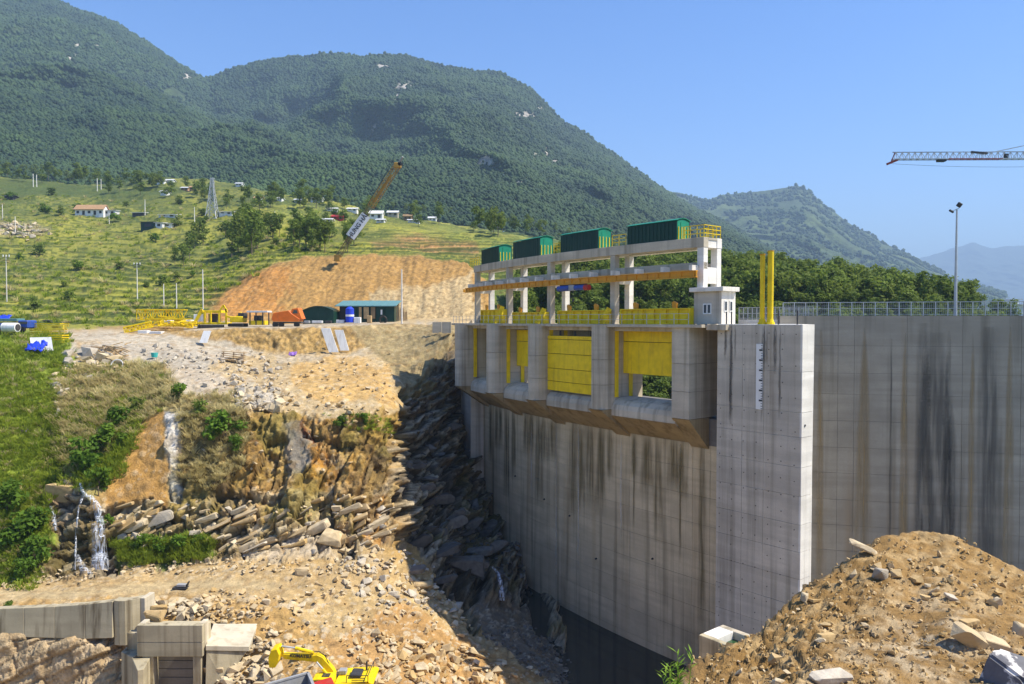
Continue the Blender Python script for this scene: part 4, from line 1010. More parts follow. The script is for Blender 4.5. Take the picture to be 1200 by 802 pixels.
wm = NT('green_water'); wm.color((.03,.075,.025)); wm.b.inputs['Roughness'].default_value = .06; wm.b.inputs['Specular IOR Level'].default_value = .5; wm.bump(wm.noise(2.5, 3), .08, .02)
bbox(1.26, 9, .46, 2.4, ZB, zt-.55, 'water', wm.m, 0)
# ---- plunge pool
pw = NT('river_water'); pw.color((.022,.026,.022)); pw.b.inputs['Roughness'].default_value = .08; pw.b.inputs['Specular IOR Level'].default_value = .5; pw.bump(pw.noise(1.1, 4), .12, .05)
mb = MB(); mb.add([(-14,40,-31.3),(60,40,-31.3),(60,110,-31.3),(-14,110,-31.3)], [(0,1,2,3)]); mb.build('water', pw.m)['kind'] = 'structure'
# ------------------------------------------------------------------ stones
def stone_mesh(name, mat, seed, flat=.6, cuts=7):
    """angular broken stone: hull of a few random points"""
    r = np.random.default_rng(seed); n = 13 if cuts < 9 else 22
    p = r.uniform(-1, 1, (n, 3)); p /= np.maximum(1, np.linalg.norm(p, axis=1, keepdims=True)**.8)*.95; p = np.sign(p)*np.abs(p)**.6
    p *= np.array([1, r.uniform(.55, .9), flat*r.uniform(.6, 1.1)])
    bm = bmesh.new()
    for q in p: bm.verts.new(q)
    bmesh.ops.convex_hull(bm, input=bm.verts); bmesh.ops.delete(bm, geom=[v for v in bm.verts if not v.link_faces], context='VERTS')
    if cuts >= 9: bmesh.ops.bevel(bm, geom=bm.edges[:], offset=.07, segments=2, affect='EDGES', clamp_overlap=True)
    me = bpy.data.meshes.new(name); bm.to_mesh(me); bm.free(); me.materials.append(mat); return me
SM = {k: [stone_mesh('stone', M[m], 500+10*j+i, [.5,.8,.35,.6][i % 4]) for i in range(7)] for j, (k, m) in enumerate((('p', 'stone'), ('g', 'stone_grey'), ('d', 'stone_shaded'), ('o', 'stone_ochre')))}
def surf_pts(poly, n, jx=0):
    """random places on the ground inside a picture polygon"""
    xs = [p[0] for p in poly]; ys = [p[1] for p in poly]; out = []
    X = rng.uniform(min(xs), max(xs), n*6); Y = rng.uniform(min(ys), max(ys), n*6)
    m = polymask(X, Y, poly, .01) > .5; X, Y = X[m][:n], Y[m][:n]
    X = X+rng.normal(0, 3.2, len(X)); Y = Y+rng.normal(0, 2.2, len(X)); D_ = buf[np.round(Y).astype(int), np.round(X).astype(int)+300]; ok = D_ < 1e7
    return Pn(X[ok], Y[ok], D_[ok])
RZ = [ # polygon, kind, count, size lo, hi (m)
 ([(300,690),(430,650),(500,665),(560,740),(640,800),(330,800),(310,740)], 'po', 330, .12, .45),
 ([(440,740),(560,760),(620,802),(440,802)], 'po', 150, .2, .65),
 ([(400,640),(500,650),(540,720),(470,720),(400,690)], 'pg', 150, .2, .6),
 ([(170,705),(240,705),(250,728),(180,722)], 'p', 120, .2, .6),
 ([(240,690),(310,700),(300,730),(240,730)], 'po', 120, .12, .35),
 ([(250,760),(320,745),(330,802),(250,802)], 'p', 150, .2, .65),
 ([(0,680),(130,662),(330,655),(450,655),(450,672),(330,668),(120,676),(0,692)], 'p', 260, .1, .3),
 ([(78,415),(130,410),(150,430),(120,440),(80,445)], 'pg', 60, .3, 1.1),
 ([(150,405),(300,412),(340,425),(300,470),(250,455),(200,430)], 'g', 160, .12, .45),
 ([(270,425),(460,415),(468,488),(240,480)], 'po', 190, .12, .4),
 ([(275,455),(330,455),(330,478),(280,480)], 'pg', 170, .25, .7),
 ([(210,480),(465,488),(465,600),(230,590)], 'po', 25, .15, .4),
 ([(60,440),(78,440),(76,480),(66,480)], 'pg', 40, .3, .9),
 ([(100,600),(460,580),(466,640),(260,662),(150,640)], 'pg', 60, .2, .6),
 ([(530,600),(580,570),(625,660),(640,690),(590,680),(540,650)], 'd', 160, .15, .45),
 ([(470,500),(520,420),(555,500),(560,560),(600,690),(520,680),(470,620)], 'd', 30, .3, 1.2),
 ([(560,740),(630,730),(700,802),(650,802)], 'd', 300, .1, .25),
 ([(0,262),(40,265),(60,272),(30,278),(0,274)], 'pg', 120, .5, 1.4),
]
named = 0; stuff_v = {k: [] for k in 'pgdo'}; cand = []
for poly, kinds, n, a, b in RZ:
    pts = surf_pts(poly, n); s = a+(b-a)*rng.random(len(pts))**2.6
    for p, q in zip(pts, s): cand.append((q/p[1], q, p, kinds[rng.integers(len(kinds))]))
cand.sort(key=lambda c: -c[0])
for _, s, p, k in cand[:290]:
    o = link('stone', SM[k][random.randrange(7)], ground); o.location = p+np.array([0, 0, s*.12]); o.scale = (s, s, s)
    o.rotation_euler = (random.gauss(0, .35), random.gauss(0, .35), random.uniform(0, 6.28))
for k in 'pgdo':
    c = [(s, p) for _, s, p, kk in cand[290:] if kk == k]
    if c:
        s = np.array([x[0] for x in c]); r_ = np.random.default_rng(3)
        scatter('loose_stones', np.array([x[1] for x in c])+np.array([0, 0, .05]), s, SM[k], rot=np.stack([r_.normal(0,.4,len(s)), r_.normal(0,.4,len(s)), r_.uniform(0,6.28,len(s))], -1), seed=9)
# crisp ledges of bedrock: flat slabs along the dip
LED = [stone_mesh('rock_slab', M[m], 870+i, 1.0, 12) for i, m in enumerate(('stone', 'stone_ochre', 'stone', 'stone_grey', 'stone_ochre'))]
for i in range(110):
    px = random.uniform(135, 466); py = random.uniform(588, 648)-max(0, px-330)*.05
    if 125 < px < 250 and py > 626: continue
    if 190 < px < 215: continue
    p = G(px, py); L_ = random.uniform(.5, 1.5); o = link('rock_slab', LED[random.randrange(5)], ground)
    o.location = p+Vector((0, .25, 0)); o.scale = (L_, L_*.6, L_*random.uniform(.16, .34)); o.rotation_euler = (random.gauss(-.1, .12), -.42+random.gauss(0, .09), random.gauss(.05, .2))
SLD = [stone_mesh('rock_slab', M['stone_shaded'], 890+i, 1.0, 12) for i in range(3)]
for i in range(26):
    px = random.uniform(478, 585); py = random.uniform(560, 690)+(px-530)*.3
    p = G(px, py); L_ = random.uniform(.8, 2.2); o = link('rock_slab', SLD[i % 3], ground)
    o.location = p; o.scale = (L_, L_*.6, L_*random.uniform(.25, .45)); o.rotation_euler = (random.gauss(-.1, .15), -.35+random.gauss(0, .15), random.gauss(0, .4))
# ------------------------------------------------------------------ grass, shrubs, trees
def tuft_mesh(name, mat, seed, n=26, h=.45, w=.04, spread=.45, lean=1.1):
    r = np.random.default_rng(seed); V = []; F = []
    for k in range(n):
        a = r.uniform(0, 6.28); b = np.array([math.cos(a), math.sin(a), 0]); o = b*r.uniform(0, spread); hh = h*r.uniform(.5, 1.1); l = lean*r.uniform(.2, 1)*hh
        s = np.array([-b[1], b[0], 0])*w; i = len(V)
        V += [o-s, o+s, o+b*l*.4+np.array([0,0,hh*.6])+s*.8, o+b*l*.4+np.array([0,0,hh*.6])-s*.8, o+b*l+np.array([0,0,hh])]
        F += [(i, i+1, i+2, i+3), (i+3, i+2, i+4, i+4)]
    F = [f if f[2] != f[3] else (f[0], f[1], f[2], f[2]) for f in F]
    me = bpy.data.meshes.new(name); me.from_pydata([tuple(v) for v in V], [], [f if f[2] != f[3] else f[:3] for f in F]); me.materials.append(mat); return me
GT = [tuft_mesh('grass_tuft', M['grass'], 600+k) for k in range(4)]
DT = [tuft_mesh('dry_tuft', M['grass_dry'], 610+k, 34, .65, .035, .4, 1.6) for k in range(4)]
def field(name, protos, poly, n, a, b, seed, sink=.05):
    p = surf_pts(poly, n); r_ = np.random.default_rng(seed); p[:, 2] -= sink
    s = r_.uniform(a, b, len(p))*np.clip(p[:, 1]/85, .8, 2.2); return scatter(name, p, s, protos, seed=seed)
LG = [(-160,390),(78,392),(84,420),(70,470),(76,560),(56,610),(46,686),(-160,690)]
field('grass', GT, LG, 5200, .6, 1.6, 1)
field('grass', GT, [(60,480),(150,470),(170,490),(140,560),(90,575)], 700, .7, 1.6, 2)
DG = [(66,450),(90,432),(130,428),(190,430),(210,465),(190,478),(165,498),(140,520),(110,540),(80,560),(70,520)]
field('dry_grass', DT, DG, 1100, .6, 1.4, 3); field('grass', GT, DG, 450, .6, 1.4, 21)
field('dry_grass', DT, [(200,465),(270,462),(292,495),(285,540),(250,575),(210,560),(215,500)], 420, .6, 1.2, 4)
field('dry_grass', DT, LG, 700, .5, 1.1, 5)
field('grass', GT, [(130,636),(245,628),(250,652),(150,662)], 500, .7, 1.5, 6)
field('grass', GT, [(380,486),(460,488),(462,510),(390,500)], 60, .4, .9, 7)
field('hillside_grass', GT, [(-20,225),(240,240),(420,290),(330,300),(262,345),(215,378),(-20,386)], 900, .6, 1.2, 8, .2)
field('hillside_grass', DT, [(-20,215),(240,240),(420,290),(330,300),(262,345),(215,378),(-20,386)], 200, .5, 1.0, 9, .2)
SH = []
for k in range(5):
    cm, C = crown_mesh('foliage', M['leaf_bush'], 700+k, 1.5, 1.0, 420, .13, 8, .15); SH.append((trunk_mesh('stem', 720+k, 1.2, C, .04), cm))
for k in range(2):
    cm, C = crown_mesh('foliage', M['leaf'], 740+k, 1.5, 1.0, 420, .13, 8, .15); SH.append((trunk_mesh('stem', 750+k, 1.2, C, .04), cm))
def shrub(px, py, s, k, label, group=None, z=1):
    p = G(px, py); o = empty('shrub', p-Vector((0,0,.15)), random.uniform(0, 6.28), label, 'shrub', group); o.scale = (s, s, s*z)
    link('stem', SH[k][0], o); link('foliage', SH[k][1], o); return o
shrub(262, 518, 2.1, 0, 'round bright green shrub on the cliff right of the pale rock strip')
shrub(276, 530, 1.1, 1, 'small green shrub at the right foot of the round bright shrub')
shrub(210, 470, 1.2, 1, 'green shrub at the top of the pale rock strip on the cliff')
shrub(234, 487, 1.2, 5, 'dark green shrub below the dry grass on the cliff edge')
shrub(105, 548, 2.3, 2, 'large green shrub hanging just above the waterfall')
shrub(128, 530, 1.9, 0, 'green shrub right of the top of the waterfall')
shrub(140, 500, 1.6, 3, 'leafy shrub on the slope above the ochre clay patch')
shrub(160, 485, 1.3, 5, 'dark shrub at the top of the ochre clay patch')
shrub(116, 575, 1.4, 1, 'yellow green shrub beside the upper waterfall')
shrub(22, 640, 2.2, 2, 'broad green shrub low on the grass slope at the left edge')
shrub(40, 660, 1.6, 0, 'green shrub at the foot of the grass slope by the haul road')
shrub(12, 600, 2.0, 4, 'tall green shrub halfway up the left grass slope')
shrub(45, 620, 1.6, 3, 'green shrub left of the small side waterfall')
shrub(30, 690-10, 1.2, 1, 'low green shrub at the bottom corner of the grass slope')
for i, (x, y, s) in enumerate(((150,644,.8),(168,646,1.0),(190,646,1.1),(212,642,1.0),(232,638,.7),(125,615,.7))):
    shrub(x, y, s, i % 5, 'low green shrub in the row at the foot of the bedded rock', 'shrubs along the foot of the bedded rock')
shrub(398, 500, .8, 0, 'small green shrub on the cliff lip left of the mossy stain'); shrub(425, 497, .8, 1, 'small green shrub on the cliff lip above the mossy stain')
shrub(10, 735-20, .5, 1, 'small green plant on top of the retaining wall at the left edge')
# hillside shrubs
hill_sh = []
for _ in range(60):
    x = random.uniform(-10, 560); y = random.uniform(225, 372)
    if y > 375-.45*max(0, x-150) and x > 200: continue
    if x > 330 and y > 288: continue
    if x < 330 and y > 380-max(0, x-240): continue
    hill_sh.append((x, y))
for i, (x, y) in enumerate(hill_sh[:42]):
    p = G(x, y); s = random.uniform(1.0, 2.3)*min(1.7, p.y/190)
    shrub(x, y, s, random.choice([0, 2, 5, 6]), 'dark green shrub scattered on the terraced hillside', 'shrubs on the terraced hillside', .75)
def trees_in(poly, n, s0, s1, label, group, maxn=999, name='tree'):
    pts = surf_pts(poly, n); pts = pts[np.argsort(pts[:, 1])]
    for p in pts[:maxn]: tree(name, Vector(p)-Vector((0,0,.3)), random.uniform(s0, s1), random.randrange(5), label, group)
    return pts[maxn:]
for x, y, s, l in ((228,290,1.15,'dark tree standing alone left of the pylon clump'),(215,312,.7,'small dark tree low on the slope below the pylon'),(238,286,1.1,'dark tree beside the lone tree left of the clump'),(222,303,.8,'dark small tree halfway down the green slope'),
    (205,310,.6,'small round tree at the left of the slope below the pylon')): tree('tree', G(x, y)-Vector((0,0,.3)), s, random.randrange(5), l, None)
trees_in([(255,275),(300,268),(305,298),(275,310),(262,300)], 13, .8, 1.3, 'dark tree in the clump right of the pylon', 'trees in the clump by the pylon')
trees_in([(300,268),(400,272),(425,285),(400,296),(320,296)], 26, .6, 1.05, 'mid green tree in the belt left of the crane boom', 'trees in the belt above the cut')
trees_in([(185,222),(330,228),(560,252),(620,268),(600,277),(430,262),(300,250),(185,240)], 34, .55, 1.1, 'dark green tree at the mountain foot behind the fields', 'trees at the mountain foot')
trees_in([(0,212),(185,232),(185,222),(0,200)], 12, .6, 1.1, 'dark tree on the upper edge of the left hillside', 'trees on the upper edge of the left hillside')
# wood upstream of the dam
WD = [(606,350),(625,325),(700,312),(760,316),(850,318),(950,334),(1050,348),(1120,362),(1150,372),(1150,380),(606,380)]
rest = trees_in(WD, 800, .55, 1.1, 'broad green tree of the wood behind the dam', 'trees of the wood behind the dam', 235)
def joined_trees(name, pts, s0, s1, seed):
    r_ = np.random.default_rng(seed); s = r_.uniform(s0, s1, len(pts)); return scatter(name, pts, s, [t[1] for t in TREES], seed=seed)
joined_trees('wood', rest, .6, 1.1, 12)
bw = surf_pts([(606,380),(1185,380),(1185,545),(640,545)], 800); joined_trees('wood_undergrowth', bw, .45, .8, 13)
mf_ = surf_pts([(-20,200),(0,207),(100,217),(200,233),(300,243),(400,250),(500,262),(640,280),(640,270),(500,255),(400,240),(-20,190)], 110)
joined_trees('forest_edge', mf_, .6, 1.1, 14)
b0 = Pn(np.linspace(-40, 1000, 600)+rng.normal(0, 3, 600), np.interp(np.linspace(-40, 1000, 600), *zip(*B1))-rng.uniform(-6, 16, 600), np.full(600, 650.)+rng.uniform(-10, 30, 600))
joined_trees('forest_foot', b0, .5, 1.0, 15)

# ------------------------------------------------------------------ foreground mound
def mound():
    sil = [(560,1010),(640,960),(700,900),(745,862),(790,812),(812,795),(835,778),(858,756),(885,744),(915,716),(940,692),(970,674),(1000,657),(1012,647),(1040,632),(1075,626),(1110,632),(1150,652),(1200,676),(1300,742),(1400,800),(1500,860)]
    cols = np.arange(560, 1500, 2.6); sy = np.interp(cols, *zip(*sil)); k = np.hanning(5); k /= k.sum(); sy = np.convolve(np.pad(sy, 2, 'edge'), k, 'valid')
    dr = np.interp(cols, [560, 800, 900, 1075, 1200, 1500], [9, 10.5, 13, 16.5, 15, 10])
    n = 190; t = np.linspace(0, 1, n)[:, None]
    yb = np.maximum(960, sy+60); y = yb+(sy-yb)*t; d = 5.2+(dr-5.2)*t**1.15
    V = Pn(cols+0*y, y, d)
    bk = []
    for k_ in range(1, 26):
        q = V[-1].copy(); q[:, 1] += k_*.32; q[:, 2] -= (k_*.32)**1.5*.32+.02*k_; q[:, 0] *= q[:, 1]/V[-1, :, 1]; bk.append(q)
    V = np.concatenate([V, np.array(bk)]); fr_ = []
    f0 = [V[0]+np.array([0, -.25*j, -.45*j]) for j in range(6, 0, -1)]; V = np.concatenate([np.array(f0), V])
    du = np.gradient(V, axis=1); dv = np.gradient(V, axis=0); N = np.cross(du, dv); N /= np.linalg.norm(N, axis=-1, keepdims=True); N *= np.sign(N[..., 2:3]+1e-9)
    px, py = proj(V); clod_shade = polymask(px, py, [(830,780),(900,730),(985,670),(1015,670),(1000,720),(960,802),(820,830)], 30)+.35*polymask(px, py, [(1130,690),(1200,700),(1200,790),(1150,760)], 20)
    w1, _, c1 = worley(V*2.2, 801); w2, _, c2 = worley(V*6, 811); w3, _, c3 = worley(V*15, 821)
    dsp = (fbm(V*.5, 4, 831)-.5)*.5+(fbm(V*3, 4, 841)-.5)*.16+(.2+clod_shade)*((.5-w1)*.26*(c1 > .4)+(.5-w2)*.18*(c2 > .35))+(.5-w3)*.045
    V = V+N*dsp[..., None]
    A = np.zeros(V.shape); A[:] = (.28,.17,.058); a = fbm(V*.8, 4, 851); b = fbm(V*4, 4, 861)
    A = lerp(A, np.array((.20,.12,.04)), np.clip((a-.47)*8+clod_shade*.5, 0, 1)[..., None]*.7); A = lerp(A, np.array((.44,.32,.16)), (np.clip((b-.5)*8, 0, 1)*.6)[..., None])  # cloddy left flank painted darker as its self-shadow
    A = lerp(A, np.array((.50,.44,.33)), (polymask(px, py, [(1080,700),(1180,760),(1100,802),(960,802)], 60)*np.clip((b-.4)*5, 0, 1)*.5)[..., None])
    n, m = V.shape[:2]; idx = np.arange(n*m).reshape(n, m)
    F = np.stack([idx[:-1, :-1], idx[:-1, 1:], idx[1:, 1:], idx[1:, :-1]], -1).reshape(-1, 4)
    gm2 = NT('mound_soil'); at = gm2.n('ShaderNodeAttribute', attribute_name='albedo').outputs['Color']; q1 = gm2.noise(9, 6); q2 = gm2.noise(40, 5)
    c = gm2.mix(1, at, gm2.ramp(q1, [(.3, .7), (.7, 1.25)]), 'MULTIPLY'); c = gm2.mix(1, c, gm2.ramp(q2, [(.3, .75), (.7, 1.2)]), 'MULTIPLY'); gm2.color(c); gm2.bump(gm2.mix(.6, q1, q2), .9, .05)
    return sheet('mound', V, F, A, gm2.m, False), V
mnd, MVt = mound()
MBUF = np.full((1000, 1300), 1e9)
_x, _y = proj(MVt); _x = np.round(_x).astype(int)-400; _y = np.round(_y).astype(int); _k = (_x > 2) & (_x < 1296) & (_y > 2) & (_y < 996)
for dx in (-2, -1, 0, 1, 2):
    for dy in (-2, -1, 0, 1, 2): np.minimum.at(MBUF, (_y[_k]+dy, _x[_k]+dx), MVt[..., 1][_k])
def GM(px, py):
    d = MBUF[int(round(py)), int(round(px))-400]; return P(px, py, d) if d < 1e8 else None
# big named stones of the mound
def big(px, py, w, sx, sy, sz, rot, mat, label, sink=.3, seed=1, cuts=12, kind=None):
    p = GM(px, py) or G(px, py); s = w*p.y/900/2
    me = stone_mesh('stone', mat, 900+seed, 1.0, cuts); o = link('stone' if not kind else kind, me); o.location = p+Vector((0,0,-s*sink)); o.scale = (s*sx, s*sy, s*sz); o.rotation_euler = rot
    tag(o, label, 'stone'); return o
gs = NT('dark_boulder'); k1 = gs.noise(4, 5); k2 = gs.noise(7, 4)
gs.color(gs.mix(gs.ramp(k1, [(.52, 0), (.57, 1)]), gs.mix(k2, (.10,.10,.11), (.20,.20,.21)), (.62,.60,.56))); gs.bump(k2, .5, .04)
big(1192, 800, 78, 1, 1, 1.25, (.2,.1,.4), gs.m, 'dark grey boulder with white patches at the lower right corner', -.1, 1)
big(1138, 752, 60, 1.15, .8, .45, (.35,.45,.5), M['stone'], 'largest pale angular slab on the mound, left of the grey boulder', -.1, 2)
big(1164, 757, 44, 1, .8, .45, (.3,.3,-.2), M['stone'], 'pale slab touching the grey boulder on its upper left', -.1, 3)
big(1135, 732, 28, 1, .8, .7, (0,.1,.3), M['stone_ochre'], 'rounded tan stone just above the largest pale slab', -.1, 4)
big(1012, 650, 34, 1.3, .5, .35, (0,.45,.2), M['stone'], 'pointed pale stone jutting from the left shoulder of the mound', -.5, 5)
big(1031, 677, 30, .8, .5, .9, (.3,.2,.5), M['stone_grey'], 'upright pale plate of rock on the left side of the mound', -.1, 6)
big(942, 702, 16, 1, .8, .9, (0,0,1), M['stone'], 'small pale stone on the left ridge line of the mound', -.3, 7)
big(1115, 701, 20, 1.1, .8, .4, (.3,.3,.2), M['stone_grey'], 'grey flat stone in the middle of the mound', -.1, 8)
big(1169, 707, 18, .6, .5, 1.1, (.2,-.5,.2), M['stone'], 'pale upright stone on the right of the mound', -.1, 9)
big(910, 775, 24, .8, .6, 1, (0,.4,.2), M['stone_ochre'], 'tan stone low on the left flank of the mound', -.1, 10)
big(968, 748, 22, 1.1, .8, .6, (0,0,.2), M['stone_ochre'], 'rounded brown stone on the rough left flank of the mound', -.1, 11)
big(1196, 742, 30, .7, .6, 1.2, (0,.3,.2), M['stone'], 'pale stone at the right edge above the grey boulder', -.1, 12)
big(975, 796, 40, 1.4, .8, .5, (.2,0,.2), M['stone_grey'], 'grey white flat stone at the bottom of the mound', -.1, 13)
big(912, 799, 18, 1, .8, .6, (0,0,.2), M['stone'], 'small pale stone at the bottom edge of the mound', -.1, 14)
for px, py, w, mk in [(random.uniform(830, 1199), random.uniform(640, 800), 5+12*random.random()**2.6, random.choice('ppoooo')) for _ in range(130)]:
    p = GM(px, py)
    if p is None or MBUF[int(py)-8, int(px)-400] > 1e8: continue
    s = w*p.y/900/2; o = link('stone', SM[mk][random.randrange(7)], mnd); o.location = p+Vector((0,0,s*.1)); o.scale = (s, s, s); o.rotation_euler = (random.gauss(.2, .3), random.gauss(.3, .3), random.uniform(0, 6.28))
pts = []
for _ in range(1700):
    px, py = random.uniform(800, 1215), random.uniform(630, 830); p = GM(px, py)
    if p is not None: pts.append(tuple(p))
pts = np.array(pts); r_ = np.random.default_rng(4)
scatter('gravel', pts, r_.uniform(.008, .035, len(pts))*1.2, SM['o'], rot=r_.uniform(0, 6, (len(pts), 3)), seed=2)
# grass plant in the foreground
gp = P(790, 822, 9.6); gt = empty('grass_plant', gp, 0, 'bright green leafy plant poking up at the bottom edge beside the mound', 'plant')
r_ = np.random.default_rng(77)
for k in range(9):
    V = []; F = []; base = np.array([r_.normal(0, .09), r_.normal(0, .06), 0]); h = r_.uniform(.3, .62); ln = r_.normal(0, .1)
    mb = MB(); mb.tube(base, base+np.array([ln, 0, h]), .006, 5, .003)
    for j in range(11):
        t = .25+.75*j/10; a = r_.uniform(0, 6.28); o = base+np.array([ln*t, 0, h*t]); L_ = r_.uniform(.10, .18); b = np.array([math.cos(a), math.sin(a)*.7, .75]); b /= np.linalg.norm(b); sd = np.cross(b, [0,0,1.]); sd /= np.linalg.norm(sd); w_ = .013
        mb.add([o, o+b*L_*.4-sd*w_, o+b*L_+np.array([0,0,-.02]), o+b*L_*.4+sd*w_], [(0,1,2,3)])
    mb.build('stalk', M['grass_bright'], gt, world=False)

# ------------------------------------------------------------------ waterfalls
fo = NT('white_water'); n1 = fo.noise(3.0, 5, (2.8, 2.8, .35)); fo.color((.70,.75,.83)); fo.b.inputs['Roughness'].default_value = .8
tr = fo.n('ShaderNodeBsdfTransparent'); mx = fo.n('ShaderNodeMixShader'); ml = fo.n('ShaderNodeMath', operation='MULTIPLY'); fo.l(fo.ramp(n1, [(.42, .0), (.62, .95)]), ml.inputs[0]); fo.l(fo.n('ShaderNodeAttribute', attribute_name='fade').outputs['Fac'], ml.inputs[1])
fo.l(ml.outputs[0], mx.inputs[0]); fo.l(tr.outputs[0], mx.inputs[1]); fo.l(fo.b.outputs[0], mx.inputs[2]); fo.l(mx.outputs[0], fo.out.inputs[0])
def fall(name, path, widths, label, cat='waterfall', off=-.35, parent=None, dens=1.):
    """path of picture points laid on the rock face, standing off it a little"""
    pts = []; N_ = 34; ts = np.linspace(0, 1, N_); xs = np.interp(ts, np.linspace(0, 1, len(path)), [p[0] for p in path]); ys = np.interp(ts, np.linspace(0, 1, len(path)), [p[1] for p in path]); ws = np.interp(ts, np.linspace(0, 1, len(widths)), widths)
    dd = np.array([buf[int(round(y)), int(round(x))+300] for x, y in zip(xs, ys)]); dd = np.array([dd[max(0, i-3):i+4].min() for i in range(N_)])+off
    vs = []; fa = []
    for i in range(N_):
        for j in range(7):
            q = j/6-.5; vs.append(P(xs[i]+q*ws[i]+random.uniform(-.4,.4), ys[i], dd[i]-.25*math.cos(q*math.pi))); fa.append(dens*math.cos(q*math.pi)**.6 if abs(q) < .49 else 0)
    mb = MB(); mb.add(vs, [(i*7+j, i*7+j+1, i*7+8+j, i*7+7+j) for i in range(N_-1) for j in range(6)]); o = mb.build(name, fo.m, parent)
    a = o.data.attributes.new('fade', 'FLOAT', 'POINT'); a.data.foreach_set('value', fa); return o
wf = empty('waterfall', G(108, 665), 0, 'twin stranded white waterfall dropping over wet dark rock at the left', 'waterfall')
fall('strand', [(94,566),(96,575),(103,583)], [4,5,8], None, parent=wf, dens=1.2)
fall('strand', [(103,580),(113,592),(117,610),(118,635),(119,668)], [11,12,11,13,22], None, parent=wf, dens=1.0)
fall('strand', [(98,580),(92,595),(89,625),(88,668)], [4,3,2.5,3], None, parent=wf)
fall('strand', [(90,650),(96,664),(102,672)], [5,12,16], None, parent=wf, dens=.9)
fall('strand', [(110,610),(113,640),(116,668)], [7,12,22], None, parent=wf, dens=.8)
tag(fall('waterfall', [(59,593),(63,605),(65,622)], [4,6,5], None), 'thin faint trickle of water on the rock left of the main waterfall', 'waterfall')
tag(fall('waterfall', [(576,664),(584,672),(588,690),(588,704)], [4,6,7,10], None, dens=1.2), 'narrow white water spout falling into the dark pool by the dam foot', 'waterfall')
# ------------------------------------------------------------------ lower left: retaining wall and culvert
def vbox(pxys, d0, d1=None): pass
rt = empty('retaining_wall', P(70, 740, 57.5), 0, 'long stained concrete retaining wall under the haul road at the lower left', 'retaining wall')
segs = [(-60,716,57.6,741),(-10,714,57.6,742),(28,712.5,57.5,743),(64,711,57.4,744),(100,708.5,57.2,745),(132,705,57.0,744)]
for i in range(len(segs)-1):
    a, b = segs[i], segs[i+1]; g = .12
    p0, p1 = P(a[0]+g, a[1], a[2]), P(b[0]-g, b[1], b[2]); q0_, q1_ = P(a[0]+g, a[3]+4, a[2]-.25), P(b[0]-g, b[3]+4, b[2]-.25); k = Vector((0, .6, 0)); k2 = Vector((0, 1.4, 0))
    mb = MB(); mb.add([q0_, q1_, p1, p0, q0_+k2, q1_+k2, p1+k, p0+k], [(0,1,2,3),(4,7,6,5),(0,4,5,1),(1,5,6,2),(2,6,7,3),(3,7,4,0)]); mb.build('wall_panel', M['old_concrete'], rt, .03)
# curved end of the wall
for i in range(4):
    t0, t1 = i/4, (i+1)/4
    def cpt(t, z):
        x = lerp(P(133.5,705,57).x, P(165,700,57.6).x, t); y = 57.0-.35*math.sin(math.pi*t)+t*.5; return Vector((x, y, z))
    za, zb = P(133,704,57).z, P(140,748,57).z-.5
    mb = MB(); a, b = cpt(t0+.004, 0), cpt(t1-.004, 0); mb.prism([a, b, b+Vector((0,.8,0)), a+Vector((0,.8,0))], (0,0,zb), (0,0,za)); mb.build('curved_end', M['old_concrete'], rt)
mb = MB(); a = cpt(1.0, 0); mb.prism([a, a+Vector((.38,-.05,0)), a+Vector((.5,1.3,0)), a+Vector((.1,1.3,0))], (0,0,zb), (0,0,za+.02)); mb.build('return_wall', M['concrete_warm'], rt, .03)
cv = empty('culvert', P(200, 800, 55), 0, 'square concrete culvert chamber with open top and dark mouth at the lower left', 'culvert')
dC = 54.5; TL, TR = P(160, 733, dC), P(237, 734, dC); zt_ = TL.z; zbm = P(200, 770, dC).z; zg = -31
def cb_(x0, x1, y0, y1, z0, z1, nm, mat, bev=.03, par=cv):
    mb = MB(); mb.box(((x0+x1)/2, (y0+y1)/2, (z0+z1)/2), (abs(x1-x0), abs(y1-y0), abs(z1-z0))); return mb.build(nm, mat, par, bev)
xl, xr = TL.x, TR.x
zm = (zt_+zbm)/2-.1
cb_(xl, xr, dC, dC+.45, zm+.01, zt_, 'front_beam', M['old_concrete']); cb_(xl, xr, dC+.005, dC+.45, zbm, zm-.01, 'front_beam', M['old_concrete'])
cb_(xr-.4, xr-.003, dC+.46, dC+1.2, zbm, zt_-.003, 'side_beam', M['concrete_warm']); cb_(xl+.003, xl+.4, dC+.46, dC+1.2, zbm, zt_-.003, 'side_beam', M['concrete_warm']); cb_(xl, xr, dC+1.21, dC+1.6, zg, zt_-.3, 'back_wall', M['old_concrete'])
cb_(xr-.75, xr-.15, dC+.1, dC+1.2, zg, zbm-.005, 'right_jamb', M['old_concrete']); cb_(xl+.35, xl+1.15, dC+.1, dC+1.2, zg, zbm-.005, 'left_jamb', M['old_concrete'])
for j in range(5): cb_(xl+1.16, xr-.76, dC+.8, dC+1.1, zbm-.02-j*.62-.58, zbm-.02-j*.62, 'stop_plank', M['joint'], .02)  # dark material paints the shade of the mouth onto the planks
mb = MB(); w0 = Vector((xl-.1, dC-.4, 0)); mb.prism([Vector((xl-.35,dC+.0,0)), Vector((xl+.95,dC-1.9,0)), Vector((xl+1.3,dC-1.7,0)), Vector((xl+.9,dC+.09,0))], (0,0,zg), (0,0,zbm-.1)); mb.build('wing_wall', M['old_concrete'], cv, .03)
mb = MB(); mb.prism([Vector((xl-1.6,dC+.9,0)), Vector((xl-.36,dC+.02,0)), Vector((xl-.05,dC+.5,0)), Vector((xl-.1,dC+2,0)), Vector((xl-1.6,dC+2,0))], (0,0,zg), (0,0,zbm-.02)); mb.build('wing_wall', M['old_concrete'], cv, .03)
